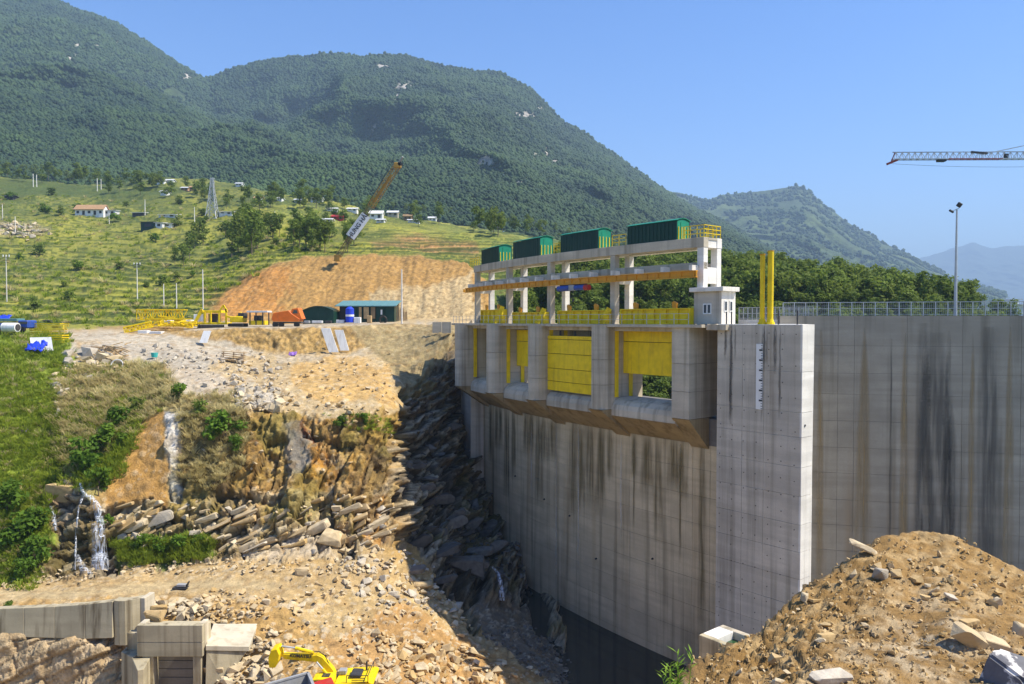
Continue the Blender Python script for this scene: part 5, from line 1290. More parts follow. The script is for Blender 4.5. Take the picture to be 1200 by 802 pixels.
cb_(xl-1.3, xl-.01, dC+1.2, dC+1.8, zbm-.1, zm+.2, 'left_block', M['old_concrete'])
# sloping slab and its lower wall on the right
sA, sB, sC, sD = P(241, 757, 54.7), P(292, 758, 55.6), P(302, 731, 58.8), P(250, 731, 58.2)
mb = MB(); up_ = Vector((0,0,-.35)); mb.add([sA, sB, sC, sD]+[v+up_ for v in (sA, sB, sC, sD)], [(0,1,2,3),(4,7,6,5),(0,4,5,1),(1,5,6,2),(2,6,7,3),(3,7,4,0)]); mb.build('sloping_slab', M['concrete_warm'], cv, .02)
mb = MB(); a, b = sA+Vector((0,.1,-.38)), sB+Vector((-.2,.1,-.38)); lo0, lo1 = P(240, 830, 54.4), P(262, 800, 54.8); k = Vector((0, 1.6, 0))
mb.add([lo0, lo1, b, a, lo0+k, lo1+k, b+k, a+k], [(0,1,2,3),(4,7,6,5),(0,4,5,1),(1,5,6,2),(2,6,7,3),(3,7,4,0)]); mb.build('slab_wall', M['old_concrete'], cv, .02)
# boulders round the culvert
def boulder(px, py, w, mat, label, seed, sx=1, sy=.8, sz=.7, rot=(0,0,0), dd=None):
    p = P(px, py, dd) if dd else G(px, py); s = w*p.y/900/2; me = stone_mesh('boulder', mat, 950+seed, 1.0, 12); o = link('boulder', me); o.location = p+Vector((0,-.1,s*.25)); o.scale = (s*sx, s*sy, s*sz); o.rotation_euler = rot; tag(o, label, 'boulder')
boulder(182, 724, 26, M['stone_ochre'], 'large ochre boulder between the retaining wall end and the culvert', 1, 1.1, .8, .6, dd=56.4)
boulder(187, 714, 20, M['stone_ochre'], 'flat tan boulder resting on top of the large ochre boulder', 2, 1.1, .7, .5, dd=57.4)
boulder(205, 706, 18, M['stone_ochre'], 'brown boulder behind the culvert chamber', 3)
boulder(312, 707, 12, M['stone'], 'white boulder alone on the slope right of the culvert', 4)
boulder(253, 790, 30, M['stone'], 'pale boulder at the foot of the sloping slab', 5)
boulder(388, 635, 34, M['stone'], 'big pale block perched at the top of the rubble apron', 6, 1, .7, .6, (0,.3,.2))
boulder(355, 672, 20, M['stone'], 'angular pale boulder on the edge of the haul road', 7)
boulder(540, 672, 62, M['stone_shaded'], 'huge dark boulder in the shade beside the dam foot', 8, 1.1, .8, .55)
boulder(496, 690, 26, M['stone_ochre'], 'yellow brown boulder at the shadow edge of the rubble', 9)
boulder(395, 598, 14, M['stone'], 'pale block lying on the bedded rock', 10)
boulder(70, 582, 40, M['stone_ochre'], 'broad brown rock slab left of the waterfall top', 11, .9, .5, 1.0, (.3,.2,.3))
boulder(186, 612, 34, M['stone_grey'], 'large grey block in the bedded rock left of the pale strip foot', 12, 1.2, .6, .5, (0,-.35,.1))
boulder(160, 618, 26, M['stone'], 'pale block left of the large grey block in the rock bed', 13, 1.2, .6, .5, (0,-.35,.1))
boulder(318, 636, 22, M['stone'], 'long pale slab at the foot of the cliff', 14, 1.3, .6, .35, (0,-.35,.1))
boulder(372, 622, 30, M['stone'], 'widest white slab lying on the cliff foot', 15, 1.2, .6, .5, (.2,-.45,.1))
# natural ledges under the retaining wall
# ------------------------------------------------------------------ excavator
K = 1.0
ex0 = P(405, 812, 50.5); ez = -25.0
ex = empty('excavator', (ex0.x, 50.5, ez), 0, 'yellow tracked excavator reaching left with its arm at the bottom of the rubble', 'excavator')
def E(x, y, z): return Vector((ex0.x+x, 50.5+y, ez+z))
for s_ in (-1, 1):
    mb = MB(); pts = [(-1.5,.1),(-1.8,.4),(-1.6,.75),(1.6,.75),(1.8,.4),(1.5,.1)]; mb.prism([E(a, s_*1.0-.25, b) for a, b in pts], (0,0,0), (0,.5,0)); tr_ = mb.build('track', M['rubber'], ex, .03)
    for i in range(5): mb = MB(); mb.tube(E(-1.3+i*.65, s_*1.0-.28, .38), E(-1.3+i*.65, s_*1.0+.28, .38), .2, 10); mb.build('roller', M['dark'], tr_)
mb = MB(); mb.box(E(0,0,.75), (1.4,1.5,.4)); mb.build('turntable', M['dark'], ex)
zz = P(415, 790, 50.5).z-ez
mb = MB(); mb.prism([E(-.5,-1.2,.95), E(1.75,-1.2,.95), E(2.0,-.9,1.1), E(2.0,-.9,zz-.15), E(1.75,-1.15,zz), E(-.5,-1.2,zz-.1)], (0,0,0), (0,2.3,0)); mb.build('engine_housing', M['yellow'], ex, .06)
mb = MB(); mb.prism([E(.35,-.6,zz+.01), E(1.15,-.6,zz+.01), E(1.15,-.6,zz+.2), E(.45,-.6,zz+.24)], (0,0,0), (0,1.0,0)); mb.build('engine_hood', M['dark'], ex, .05)
mb = MB(); mb.box(E(-.2,.2,zz+.1), (.5,.5,.3)); mb.build('air_filter', M['grey'], ex, .04)
mb = MB(); mb.tube(E(1.3,.6,zz), E(1.3,.6,zz+.55), .07, 8); mb.build('exhaust', M['dark'], ex)
mb = MB(); cx = -1.15; mb.prism([E(cx-.75,-1.25,.95), E(cx+.6,-1.25,.95), E(cx+.6,-1.25,zz+.25), E(cx-.4,-1.25,zz+.25), E(cx-.75,-1.25,1.7)], (0,0,0), (0,1.0,0)); cabx = mb.build('cab', M['yellow'], ex, .04)
for (a, b, c_, d_) in ((-.6,-.02,1.45,zz+.12),(.06,.5,1.45,zz+.12)):
    mb = MB(); mb.box(E(cx+(a+b)/2,-1.262,(c_+d_)/2), (b-a,.02,d_-c_)); mb.build('window', M['glass'], cabx)
mb = MB(); mb.box(E(cx+.05,-.75,zz+.27), (.5,.5,.03)); mb.build('window', M['glass'], cabx)
for i in range(5): mb = MB(); mb.box(E(1.1,-1.215,1.25+i*.13), (.9,.02,.05)); mb.build('vent_slat', M['dark'], ex)
for a_, b_ in (((.3,-1.1),(1.7,-1.1)),((1.7,-1.1),(1.7,1.0))):
    mb = MB(); mb.bar(E(a_[0],a_[1],zz+.4), E(b_[0],b_[1],zz+.4), .04)
    for q_ in (a_, b_): mb.bar(E(q_[0],q_[1],zz-.1), E(q_[0],q_[1],zz+.4), .04)
    mb.build('guard_rail', M['dark'], ex)
mb = MB(); mb.box(E(.7,-1.21,1.95-.9), (1.6,.02,.12)); mb.build('stripe', M['dark'], ex)
# boom, arm and bucket set in the plane of the machine
def bp(px, py, y=0.0):
    v = P(px, py, 50.5+y); return v
bw_ = .22
def slabarm(pts, w, nm, mat, par=ex):
    mb = MB(); mb.prism([p+Vector((0,-w,0)) for p in pts], (0,0,0), (0,2*w,0)); return mb.build(nm, mat, par, .03)
boom = slabarm([bp(384,793), bp(394,789), bp(391,783), bp(379,769), bp(372,766), bp(366,767), bp(366,773), bp(374,776)], bw_, 'boom', M['yellow'])
arm = slabarm([bp(377,767.5), bp(371,775), bp(334,771.5), bp(331,768.5), bp(333,765.5), bp(360,766)], .17, 'arm', M['yellow'])
mb = MB(); mb.tube(bp(330,757.5,-.1), bp(346,759.5,-.1), .06, 8); c1_ = mb.build('ram_rod', M['galv'], ex); mb = MB(); mb.tube(bp(346,759.5,-.1), bp(368,765,-.1), .11, 8); mb.build('ram_cylinder', M['yellow'], ex)
mb = MB(); mb.tube(bp(371,776,-.4), bp(378,784,-.4), .06, 8); mb.build('ram_rod', M['galv'], ex); mb = MB(); mb.tube(bp(378,784,-.4), bp(388,797,-.4), .1, 8); mb.build('ram_cylinder', M['yellow'], ex)
slabarm([bp(327,757), bp(331,758), bp(333,768), bp(328,770)], .12, 'link', M['yellow'])
bk_ = slabarm([bp(320,759), bp(327,757), bp(330,764), bp(329,771), bp(325,779), bp(318,779), bp(317,768)], .5, 'bucket', M['yellow'])
for i in range(4): mb = MB(); p = bp(321,779,-.42+.28*i); mb.prism([p+Vector((-.12,-.05,0)), p+Vector((.14,-.05,0)), p+Vector((-.1,-.05,-.28))], (0,0,0), (0,.1,0)); mb.build('tooth', M['yellow'], bk_)
def text(s, loc, size, mat, rot, parent=None, name='lettering', bold=.0, ext=.01, align='CENTER'):
    c = bpy.data.curves.new(name, 'FONT'); c.body = s; c.size = size; c.extrude = ext; c.offset = bold; c.align_x = align; c.align_y = 'CENTER'
    o = bpy.data.objects.new(name, c); COL.objects.link(o); dg = bpy.context.evaluated_depsgraph_get(); me = bpy.data.meshes.new_from_object(o.evaluated_get(dg)); me.materials.clear(); me.materials.append(mat); me.name = name
    bpy.data.objects.remove(o); o = link(name, me, parent); off = Vector((0,0,0)); q = parent
    while q is not None: off += q.location; q = q.parent
    o.location = Vector(loc)-off; o.rotation_euler = rot; return o
for o_ in (-.12, .12):
    hp_ = [bp(388,785,o_), bp(381,770,o_), bp(374,765,o_), bp(362,764.5,o_), bp(350,763.5,o_)]; mb = MB()
    for a_, b_ in zip(hp_, hp_[1:]): mb.tube(a_+Vector((0,0,.08)), b_+Vector((0,0,.08)), .028, 5, None, False)
    mb.build('hose', M['rubber'], ex)
tp = bp(352, 769.3, -.185); d_ = (bp(371,771)-bp(334,768.5)).normalized()
text('KOMATSU', tp, .3, M['dark'], (math.pi/2, -math.atan2(d_.z, d_.x), 0), arm, bold=.008, ext=.006)
# ---- tipper truck, its body at the edge of the picture
tx = P(350, 812, 46.5); tz = -25.2
tk = empty('tipper_truck', (tx.x, 46.5, tz), 0, 'grey tipper truck body corner at the bottom edge left of the excavator', 'truck')
A_, B_, C_ = P(326, 803, 45.2), P(361, 789.5, 46.2), P(371, 802, 44.6)
zt2 = B_.z
fl = zt2-1.5
c1 = Vector((A_.x-1.2, 44.2, 0)); c2 = Vector((B_.x, 46.2, 0)); c3 = Vector((B_.x+1.05, 43.9, 0)); c4 = c1+(c3-c2)
for a, b in ((c1, c2), (c2, c3), (c3, c4), (c4, c1)):
    mb = MB(); mb.bar(a+Vector((0,0,(zt2+fl)/2)), b+Vector((0,0,(zt2+fl)/2)), .1, zt2-fl); mb.build('side_panel', M['grey'], tk)
    mb = MB(); mb.bar(a+Vector((0,0,zt2+.05)), b+Vector((0,0,zt2+.05)), .16, .1); mb.build('top_rail', M['grey'], tk)
mb = MB(); mb.prism([c1, c2, c3, c4], (0,0,fl), (0,0,fl+.1)); mb.build('floor', M['dark'], tk)
mb = MB(); mid_ = (c2+c3)/2; dd_ = (c2-c1).normalized(); mb.prism([c2+dd_*.15, c3+dd_*.15, c3+dd_*1.5, c2+dd_*1.5], (0,0,tz+.6), (0,0,zt2-.6)); cabt = mb.build('cab', M['red'], tk, .06)
for c in (c1+dd_*.5, c4+dd_*.5, c2+dd_*.6, c3+dd_*.6, c1+dd_*1.4, c4+dd_*1.4):
    mb = MB(); ax = (c3-c2).normalized()*.16; o_ = c+Vector((0,0,tz+.45)); mb.tube(o_-ax, o_+ax, .46, 14); mb.build('wheel', M['rubber'], tk)
# ------------------------------------------------------------------ small left bank things
def P3(px, py, dz=0): return G(px, py, dz)
def sceneobj(nm, mb, mat, label, cat, group=None, bev=0): return tag(mb.build(nm, mat, None, bev), label, cat, group)
# toppled skiff-like scrap on the haul road
b0_ = P3(213, 690); sk = empty('scrap_sled', b0_, 0, 'small dark scrap sled with upturned end lying on the haul road', 'scrap')
mb = MB(); mb.prism([b0_+Vector((-.65,-.3,.05)), b0_+Vector((.45,-.3,.05)), b0_+Vector((.55,-.3,.12)), b0_+Vector((-.7,-.3,.14))], (0,0,0), (0,.6,0)); mb.build('runner', M['dark'], sk)
mb = MB(); mb.box(b0_+Vector((0,0,.3)), (.75,.4,.22)); mb.build('box', M['grey'], sk, .03)
mb = MB(); mb.bar(b0_+Vector((.42,0,.1)), b0_+Vector((.6,0,.6)), .3, .08); mb.build('upturned_end', M['dark'], sk)
# white slabs on the cut bank
for i, (x, y, x2, y2, w, lb) in enumerate(((238,402,243,388,9,'short white board leaning at the left end of the cut bank'),(391,413,381.5,385,11,'longer white board leaning on the cut bank'),(404,411,397,387,10,'white board leaning right of the longer one on the cut bank'))):
    d = buf[int(y), int(x)+300]; a = P(x, y, d-.6); b = P(x2, y2, d-.1); ww = w*d/900/2
    mb = MB(); q = b-a; mb.add([a+Vector((-ww,0,0)), a+Vector((ww,0,0)), b+Vector((ww,0,0)), b+Vector((-ww,0,0))]+[v+Vector((0,.12,.02)) for v in (a+Vector((-ww,0,0)), a+Vector((ww,0,0)), b+Vector((ww,0,0)), b+Vector((-ww,0,0)))], [(0,1,2,3),(4,7,6,5),(0,4,5,1),(1,5,6,2),(2,6,7,3),(3,7,4,0)])
    sceneobj('white_board', mb, M['white'], lb, 'board')
# timber pallet
pa_ = P3(273, 420, .25); pt = empty('timber_pallet', pa_, 0, 'brown timber pallet lying on the grey rubble slope', 'pallet')
for i in range(5):
    y = 417-(i*2.2); d = pa_.y+i*.55-1.3
    a, b = P(258+i*.6, 422.5-i*2.3, d), P(287+i*.3, 425-i*2.3, d); mb = MB(); mb.bar(a+Vector((0,0,.18)), b+Vector((0,0,.18)), .42, .07); mb.build('plank', M['wood_old'] if i % 2 else M['wood'], pt)
for x in (261, 273, 285): mb = MB(); mb.bar(P(x, 424, pa_.y-1.6), P(x+1, 413, pa_.y+1.3), .14, .12); mb.build('bearer', M['wood_old'], pt)
# timber heap
th_ = P3(135, 420); tm = empty('timber_heap', th_, 0, 'untidy heap of broken yellow timbers on the rubble below the road', 'timber heap')
for i in range(46):
    x = random.uniform(112, 152); y = random.uniform(408, 424)+(x-130)*-.08; p = P3(x, y, random.uniform(.1,.6)); a = random.uniform(0, math.pi); L_ = random.uniform(.6, 1.6)
    q = Vector((math.cos(a), math.sin(a)*.6, random.uniform(-.2,.5)))*L_; mb = MB(); mb.bar(p-q/2, p+q/2, .14, .1); mb.build('timber', M['wood'] if random.random() < .75 else M['wood_old'], tm)
# hoop
hp = P3(137, 433, .5); mb = MB(); N_ = 20
for i in range(N_):
    a, b = 2*math.pi*i/N_, 2*math.pi*(i+1)/N_; mb.tube(hp+Vector((.72*math.cos(a), .25*math.sin(a), .68*math.sin(a))), hp+Vector((.72*math.cos(b), .25*math.sin(b), .68*math.sin(b))), .07, 6)
sceneobj('hoop', mb, M['tin'], 'pale ring lying on grass below the timber heap', 'ring')
# teal bucket and purple cloths
bq = P3(181, 419, 0); mb = MB(); mb.tube(bq, bq+Vector((0,0,.6)), .35, 12, .45); sceneobj('bucket', mb, M['teal'], 'teal tub on the grey rubble slope', 'bucket')
def cloth(px, py, w, h, mat, label, cat='cloth', dz=.15, n=8, rough=.18, fy=0):
    p0 = P3(px, py, dz); p0.y -= fy; mb = MB(); vs = []
    for i in range(n+1):
        for j in range(n+1):
            vs.append(p0+Vector(((i/n-.5)*w+random.gauss(0,.03)*w, (j/n-.5)*h*.8, (j/n-.5)*h*.55+random.gauss(0, rough))))
    mb.add(vs, [(i*(n+1)+j, (i+1)*(n+1)+j, (i+1)*(n+1)+j+1, i*(n+1)+j+1) for i in range(n) for j in range(n)]); o = mb.build('cloth', mat, None, 0, True); md = o.modifiers.new('t', 'SOLIDIFY'); md.thickness = .02; return tag(o, label, cat)
cloth(343, 416, 1.1, .7, M['purple'], 'purple cloth dropped at the foot of the cut bank', rough=.1)
cloth(27, 505, 1.0, .7, M['purple'], 'purple cloth caught on the left grass slope', rough=.1)
# grey sheet with blue tarp
ta = P3(48, 412, .1)
mb = MB(); q = [P(35,398,ta.y+1.2), P(60,397.5,ta.y+1.2), P(63,416,ta.y-.6), P(37,413,ta.y-.6)]; q = [v+Vector((0,0,.25)) for v in q]; mb.add(q+[v-Vector((0,0,.08)) for v in q], [(0,1,2,3),(4,7,6,5),(0,4,5,1),(1,5,6,2),(2,6,7,3),(3,7,4,0)])
sceneobj('grey_sheet', mb, M['tin'], 'pale grey sheet spread on the slope under the blue tarp', 'sheet')
cloth(51, 411, 2.2, 1.6, M['blue_tarp'], 'crumpled bright blue tarpaulin on the pale grey sheet', 'tarpaulin', .55, 10, .2, 1.5)
# yellow formwork stacks
for (x0, x1, yb, n, lb) in ((38,77,393,6,'upper stack of yellow steel frames beside the blue truck'),(60,79,402,4,'lower stack of yellow steel frames above the pale sheet')):
    p0 = P3((x0+x1)/2, yb, 0); d = p0.y; st = empty('frame_stack', p0, 0, lb, 'stack of frames', 'stacks of yellow steel frames')
    for i in range(n):
        for dy in (-.7, .7):
            z = p0.z+.12+i*.3; a = P(x0+random.uniform(-2,3), yb, d); b = P(x1+random.uniform(-3,2), yb, d); mb = MB(); mb.bar((a.x, d+dy, z), (b.x, d+dy, z+random.uniform(-.05,.05)), .12, .16); mb.build('frame_beam', M['yellow'], st)
        for t in (.1,.35,.6,.85): x = lerp(P(x0,yb,d).x, P(x1,yb,d).x, t); mb = MB(); mb.bar((x, d-.7, z+.0), (x+.1, d+.7, z), .08, .1); mb.build('cross_bar', M['yellow'], st)
# dark debris heap
dp = P3(58, 379)
me = stone_mesh('debris', M['dark'], 990, .6, 14)
for i, (x, y, w, l) in enumerate(((56,377,14,'dark heap of waste on the bank above the yellow frames'),(66,383,11,'smaller dark heap right of the waste heap'))):
    p = P3(x, y); s = w*p.y/900/2; o = link('waste_heap', me); o.location = p; o.scale = (s, s, s*.8); tag(o, l, 'heap')
# truck with blue body and drum at left edge
tb = P3(15, 386); d = 108.; tb = Vector((P(15,389,d).x, d, P(15,389,d).z)); s1_ = d/900
bt = empty('flatbed_truck', tb, 0, 'blue flatbed truck parked at the left edge of the site', 'truck')
def TB(px, py, y=0): v = P(px, py, d+y); return v
def pbox(x0, x1, y0, y1, dy0, dy1, nm, mat, par, bev=.03, dd=None):
    dd = dd or d; a, b = P(x0, y1, dd), P(x1, y0, dd); mb = MB(); mb.box(((a.x+b.x)/2, dd+(dy0+dy1)/2, (a.z+b.z)/2), (b.x-a.x, dy1-dy0, b.z-a.z)); return mb.build(nm, mat, par, bev)
pbox(-14, 25, 379, 383, -1, 1.2, 'truck_bed', M['blue'], bt); pbox(26, 38, 375.5, 385, -1, 1.1, 'cab', M['blue'], bt, .15); pbox(28, 37, 377, 380, -1.03, -.98, 'window', M['glass'], bt); pbox(-14, 24, 373.5, 376.5, -.8, 1, 'roof_cover', M['teal_roof'], bt)
for x in (-8, 8, 31): q = TB(x, 386.5); mb = MB(); mb.tube(q+Vector((0,-1.1,0)), q+Vector((0,-.8,0)), .45, 12); mb.build('wheel', M['rubber'], bt)
cloth(4, 380, 2.4, 1.2, M['blue_tarp'], 'blue sheet draped at the left edge in front of the truck', 'tarpaulin', 1.2, 8, .1)
q = P(14, 389, 104); mb = MB(); mb.tube(q+Vector((-1.1,0,.6)), q+Vector((.9,-.2,.6)), .62, 18); o = mb.build('drum', M['white'], None); tag(o, 'white steel drum lying in front of the blue truck', 'drum')
mb = MB(); mb.tube(q+Vector((.92,-.2,.6)), q+Vector((.99,-.21,.6)), .45, 16); mb.build('drum_opening', M['dark'], o, world=True)
# ------------------------------------------------------------------ the yard
def lattice(p, q, w, h, n, mat, parent, name='truss', r=.06, up=(0,0,1), pyr=False):
    """box truss: chords and braces, each a part"""
    p, q = Vector(p), Vector(q); dd = (q-p).normalized(); up = Vector(up); rt_ = dd.cross(up).normalized(); up = rt_.cross(dd)
    cs = [rt_*(w/2)*a+up*(h/2)*b for a, b in ((-1,-1),(1,-1),(1,1),(-1,1))] if not pyr else [rt_*(-w/2)-up*h/2, rt_*(w/2)-up*h/2, up*h/2]
    for c in cs: mb = MB(); mb.bar(p+c, q+c, r*1.6); mb.build('chord', mat, parent)
    m = len(cs)
    for i in range(n):
        a, b = p.lerp(q, i/n), p.lerp(q, (i+1)/n); 
        mb = MB()
        for j in range(m):
            c0, c1 = cs[j], cs[(j+1) % m]
            mb.bar(a+c0, b+c1, r*.8) if i % 2 else mb.bar(a+c1, b+c0, r*.8); mb.bar(a+c0, a+c1, r*.8)
        mb.build('brace', mat, parent)
for i, (x0, y0, x1, y1, d, h, lb) in enumerate(((162,369,218,369,124,1.6,'long yellow lattice boom section lying at the back of the yard'),(172,378,236,378,120,1.1,'yellow lattice boom section in front of the long one'),(186,374,226,381,122,1.0,'yellow lattice section lying askew on the others'),(146,387,178,380,114,.8,'thin bent yellow lattice section nearest the road'))):
    o = empty('boom_section', P(x0, y0, d), 0, lb, 'lattice section', 'yellow lattice boom sections in the yard'); lattice(P(x0, y0, d), P(x1, y1, d+1), h, h, 9, M['yellow'], o, r=.12)
for i, (x, y, w, h, m, lb) in enumerate(((198,377,8,3.5,'white','white box among the yellow lattice sections'),(169,389.5,11,4,'white','pale concrete block beside the road below the lattice sections'),(184,390,14,3.5,'tin','long pale concrete block right of the first block by the road'),(221,377,9,4,'white','white crate left of the yellow machine'))):
    d = 113. if y > 385 else 119.; a = P(x, y+2, d); s = d/900; mb = MB(); mb.box((a.x, d, a.z+h*s/2), (w*s, 1.2, h*s)); sceneobj('crate' if y < 385 else 'concrete_block', mb, M[m], lb, 'crate' if y < 385 else 'block', None, .04)
# loose yellow steel heaped between the lattice sections
yh = empty('steel_heap', P(212, 381, 117), 0, 'tangled heap of yellow steel bars in front of the lattice sections', 'scrap heap')
for i in range(60):
    p = P(random.uniform(186, 228), 382, random.uniform(114.5, 118)); p.z += random.uniform(.0, .7); a = random.uniform(0, math.pi); L_ = random.uniform(.8, 2.6); q = Vector((math.cos(a), math.sin(a)*.5, random.uniform(-.3,.35)))*L_
    mb = MB(); mb.bar(p-q/2, p+q/2, .13, .13); mb.build('steel_bar', M['yellow'], yh)
# yellow machine (crawler crane body)
d = 121.
def pb(x0, x1, y0, y1, dy0, dy1, nm, mat, par, bev=.03): return pbox(x0, x1, y0, y1, dy0, dy1, nm, M[mat], par, bev, d)
cm_ = empty('crawler_crane', P(245, 384, d), 0, 'yellow crane body with white panel standing behind the cut bank', 'crane body')
pb(228,268,378,380.5,-1.4,1.4,'base_frame','yellow',cm_); pb(238,262,364,367,-1.3,1.3,'upper_deck','yellow',cm_); pb(231,242,368.5,377,-1.3,-.2,'white_panel','white',cm_); pb(246,256,368,378,-.6,1,'engine','dark',cm_)
for x0, y0, x1, y1 in ((226,381,236,363),(236,363,238,366),(240,379,240,366),(247,379,247,366),(257,379,257,366),(265,380,265,362),(229,379,236,367),(258,364,262,358),(262,358,266,366)):
    mb = MB(); mb.bar(P(x0,y0,d-1.3), P(x1,y1,d-1.3), .25, .25); mb.build('post', M['yellow'], cm_)
for s_ in (-1, 1): mb = MB(); a = P(232,383.5,d+s_*1.4); b = P(262,383.5,d+s_*1.4); mb.bar(a, b, .6, .7); mb.build('track', M['dark'], cm_)
# little yellow excavator and canopy machine
d = 120.
ye = empty('small_excavator', P(278, 384, d), 0, 'small yellow excavator parked right of the yellow crane body', 'excavator')
pb(272,287,371,378,-1,1,'body','yellow',ye,.1); pb(281,288,367,373,-.8,.8,'cab','dark',ye,.05); pb(270,288,379,383,-1.2,1.2,'track','rubber',ye,.1)
mb = MB(); mb.bar(P(276,374,d-.5), P(283,367,d-.5), .35, .4); mb.bar(P(276,374,d-.5), P(266,371,d-.5), .3, .3); mb.build('boom', M['yellow'], ye)
cn = empty('drill_rig', P(303, 384, d), 0, 'dusty machine with flat canopy roof left of the orange truck', 'machine')
pb(292,316,364.5,366.5,-1.2,1.2,'canopy','tin',cn); pb(294,312,376,381,-1,1,'chassis','yellow',cn,.05); pb(299,307,370,376,-.6,.6,'engine','dark',cn)
for x in (293,300,308,315): mb = MB(); mb.bar(P(x,381,d-1), P(x,366.5,d-1), .15); mb.build('post', M['dark'], cn)
# orange dumper
d = 118.
od = empty('orange_dumper', P(335, 383, d), 0, 'orange tipper truck parked before the dark green shed', 'truck')
mb = MB(); mb.prism([P(x, y, d-1.2) for x, y in ((318,374),(320,367),(338,364),(342,368),(351,374),(350,377),(320,377))], (0,0,0), (0,2.4,0)); mb.build('tipper_body', M['orange_red'], od, .05)
mb = MB(); mb.prism([P(x, y, d-1.1) for x, y in ((340,368),(342,362),(349,361),(354,374),(350,374))], (0,0,0), (0,2.1,0)); mb.build('cab', M['orange_red'], od, .05)
mb = MB(); mb.prism([P(x, y, d-1.12) for x, y in ((343,367.5),(344,363.5),(347.5,363.5),(349,367.5))], (0,0,0), (0,.02,0)); mb.build('window', M['glass'], od)
pb(322,355,377.3,379,-1,1,'chassis','dark',od)
for x in (325,332,350): q = P(x, 380.5, d); mb = MB(); mb.tube(q+Vector((0,-1.2,0)), q+Vector((0,-.8,0)), .42, 12); mb.build('wheel', M['rubber'], od)
# sheds
def shed(x0, x1, yb, yt, d, mat, roofmat, label, depth=6, arch=False, bays=None):
    a, b = P(x0, yb, d), P(x1, yb, d); zt = P(x0, yt, d).z; h = zt-a.z; o = empty('work_shed', ((a.x+b.x)/2, d, a.z), 0, label, 'shed')
    zb = a.z-1.0
    def bb(xa, xb, ya, yb_, za, zb_, nm, m, par=o): mb = MB(); mb.box(((xa+xb)/2, (ya+yb_)/2, (za+zb_)/2), (xb-xa, yb_-ya, zb_-za)); return mb.build(nm, M[m], par)
    if not arch:
        n = bays or 4; w = (b.x-a.x)/n
        for i in range(n):
            if i in (0,) : bb(a.x+i*w+.05, a.x+(i+1)*w-.05, d+1.2, d+1.3, zb, zt-.1, 'wall_panel', 'dark')
            else: bb(a.x+i*w+.05, a.x+(i+1)*w-.05, d, d+.1, zb, zt-.15, 'wall_panel', mat)
        bb(b.x-.1, b.x, d+.12, d+depth, zb, zt, 'side_wall', mat); bb(a.x, a.x+.1, d+1.4, d+depth, zb, zt, 'side_wall', mat); bb(a.x, b.x, d+depth, d+depth+.1, zb, zt+.6, 'rear_wall', mat)
        mb = MB(); mb.add([(a.x-.4, d-.6, zt), (b.x+.4, d-.6, zt), (b.x+.4, d+depth+.5, zt+1.1), (a.x-.4, d+depth+.5, zt+1.1), (a.x-.4, d-.6, zt-.15), (b.x+.4, d-.6, zt-.15), (b.x+.4, d+depth+.5, zt+.95), (a.x-.4, d+depth+.5, zt+.95)], [(0,1,2,3),(4,7,6,5),(0,4,5,1),(1,5,6,2),(2,6,7,3),(3,7,4,0)]); rf = mb.build('roof', M[roofmat], o)
        for i in range(9): mb = MB(); x = a.x-.3+(b.x-a.x+.6)*i/8; mb.bar((x, d-.6, zt+.03), (x, d+depth+.5, zt+1.13), .08, .06); mb.build('roof_rib', M[roofmat], rf)
    else:
        n = 10; pr = [(a.x+(b.x-a.x)*i/n, zt+h*.45*math.sin(math.pi*i/n)) for i in range(n+1)]
        mb = MB(); mb.prism([(x, d, z) for x, z in pr]+[(b.x, d, zb), (a.x, d, zb)], (0,0,0), (0,.1,0)); mb.build('front_wall', M[mat], o)
        mb = MB(); mb.prism([(x, d-.4, z+.03) for x, z in pr]+[(x, d-.4, z+.12) for x, z in pr[::-1]], (0,0,0), (0,depth,0)); mb.build('roof', M[roofmat], o)
        for x in (b.x-.1, a.x): bb(x, x+.1, d+.12, d+depth, zb, zt, 'side_wall', mat)
    return o, a, b, zt
o, a, b, zt = shed(396, 462, 374, 358.5, 140, 'green', 'teal_roof', 'long dark green work shed with pale teal roof below the earth cut', 6, False, 6)
for x, m, w in ((429, 'wood', 6), (437, 'wood_old', 5), (422, 'wood', 3)): 
    q = P(x, 374, 139.5); mb = MB(); mb.box((q.x, 139.7, q.z+1.1), (w*.155, .15, 2.1)); mb.build('door_leaf', M[m], o)
q = P(426, 362, 139.8); mb = MB(); mb.box((P(447,366,139.8).x, 139.85, P(447,366,139.8).z), (.3,.08,.9)); mb.build('sign_board', M['white'], o)
shed(355, 391, 376, 364.5, 137, 'green', 'green', 'smaller dark green shed with arched roof behind the orange truck', 5, True)
d = 132.
tq = P(410, 378, d); mb = MB(); mb.tube(tq, tq+Vector((0,0,2.3)), .72, 16); mb.tube(tq+Vector((0,0,2.31)), tq+Vector((0,0,2.7)), .72, 16, .3); o = mb.build('blue_tank', M['blue_tarp'], None); tag(o, 'round blue water tank with white band in front of the teal roofed shed', 'tank')
mb = MB(); mb.tube(tq+Vector((0,0,1.0)), tq+Vector((0,0,1.35)), .735, 16); mb.build('band', M['white'], o)
for x, w, h, lb, m in ((419,8,7,'white cube tank right of the blue tank','white'),(372,12,3,'low grey pallet of goods before the arched shed','tin'),(385,7,3,'small dark pallet load left of the blue tank','dark'),(360,6,3,'grey drum rack right of the orange truck','grey'),(399,9,4,'white sheeted pile left of the blue tank','tin'),(433,5,9,'tan timber door leaf leaning before the shed','wood')):
    q = P(x, 379, d); s = d/900; mb = MB(); mb.box((q.x, d, q.z+h*s/2), (w*s, .9, h*s)); tag(mb.build('site_load', M[m], None, .06), lb, 'load')
q = P(449, 375, 134); mb = MB(); N_ = 18
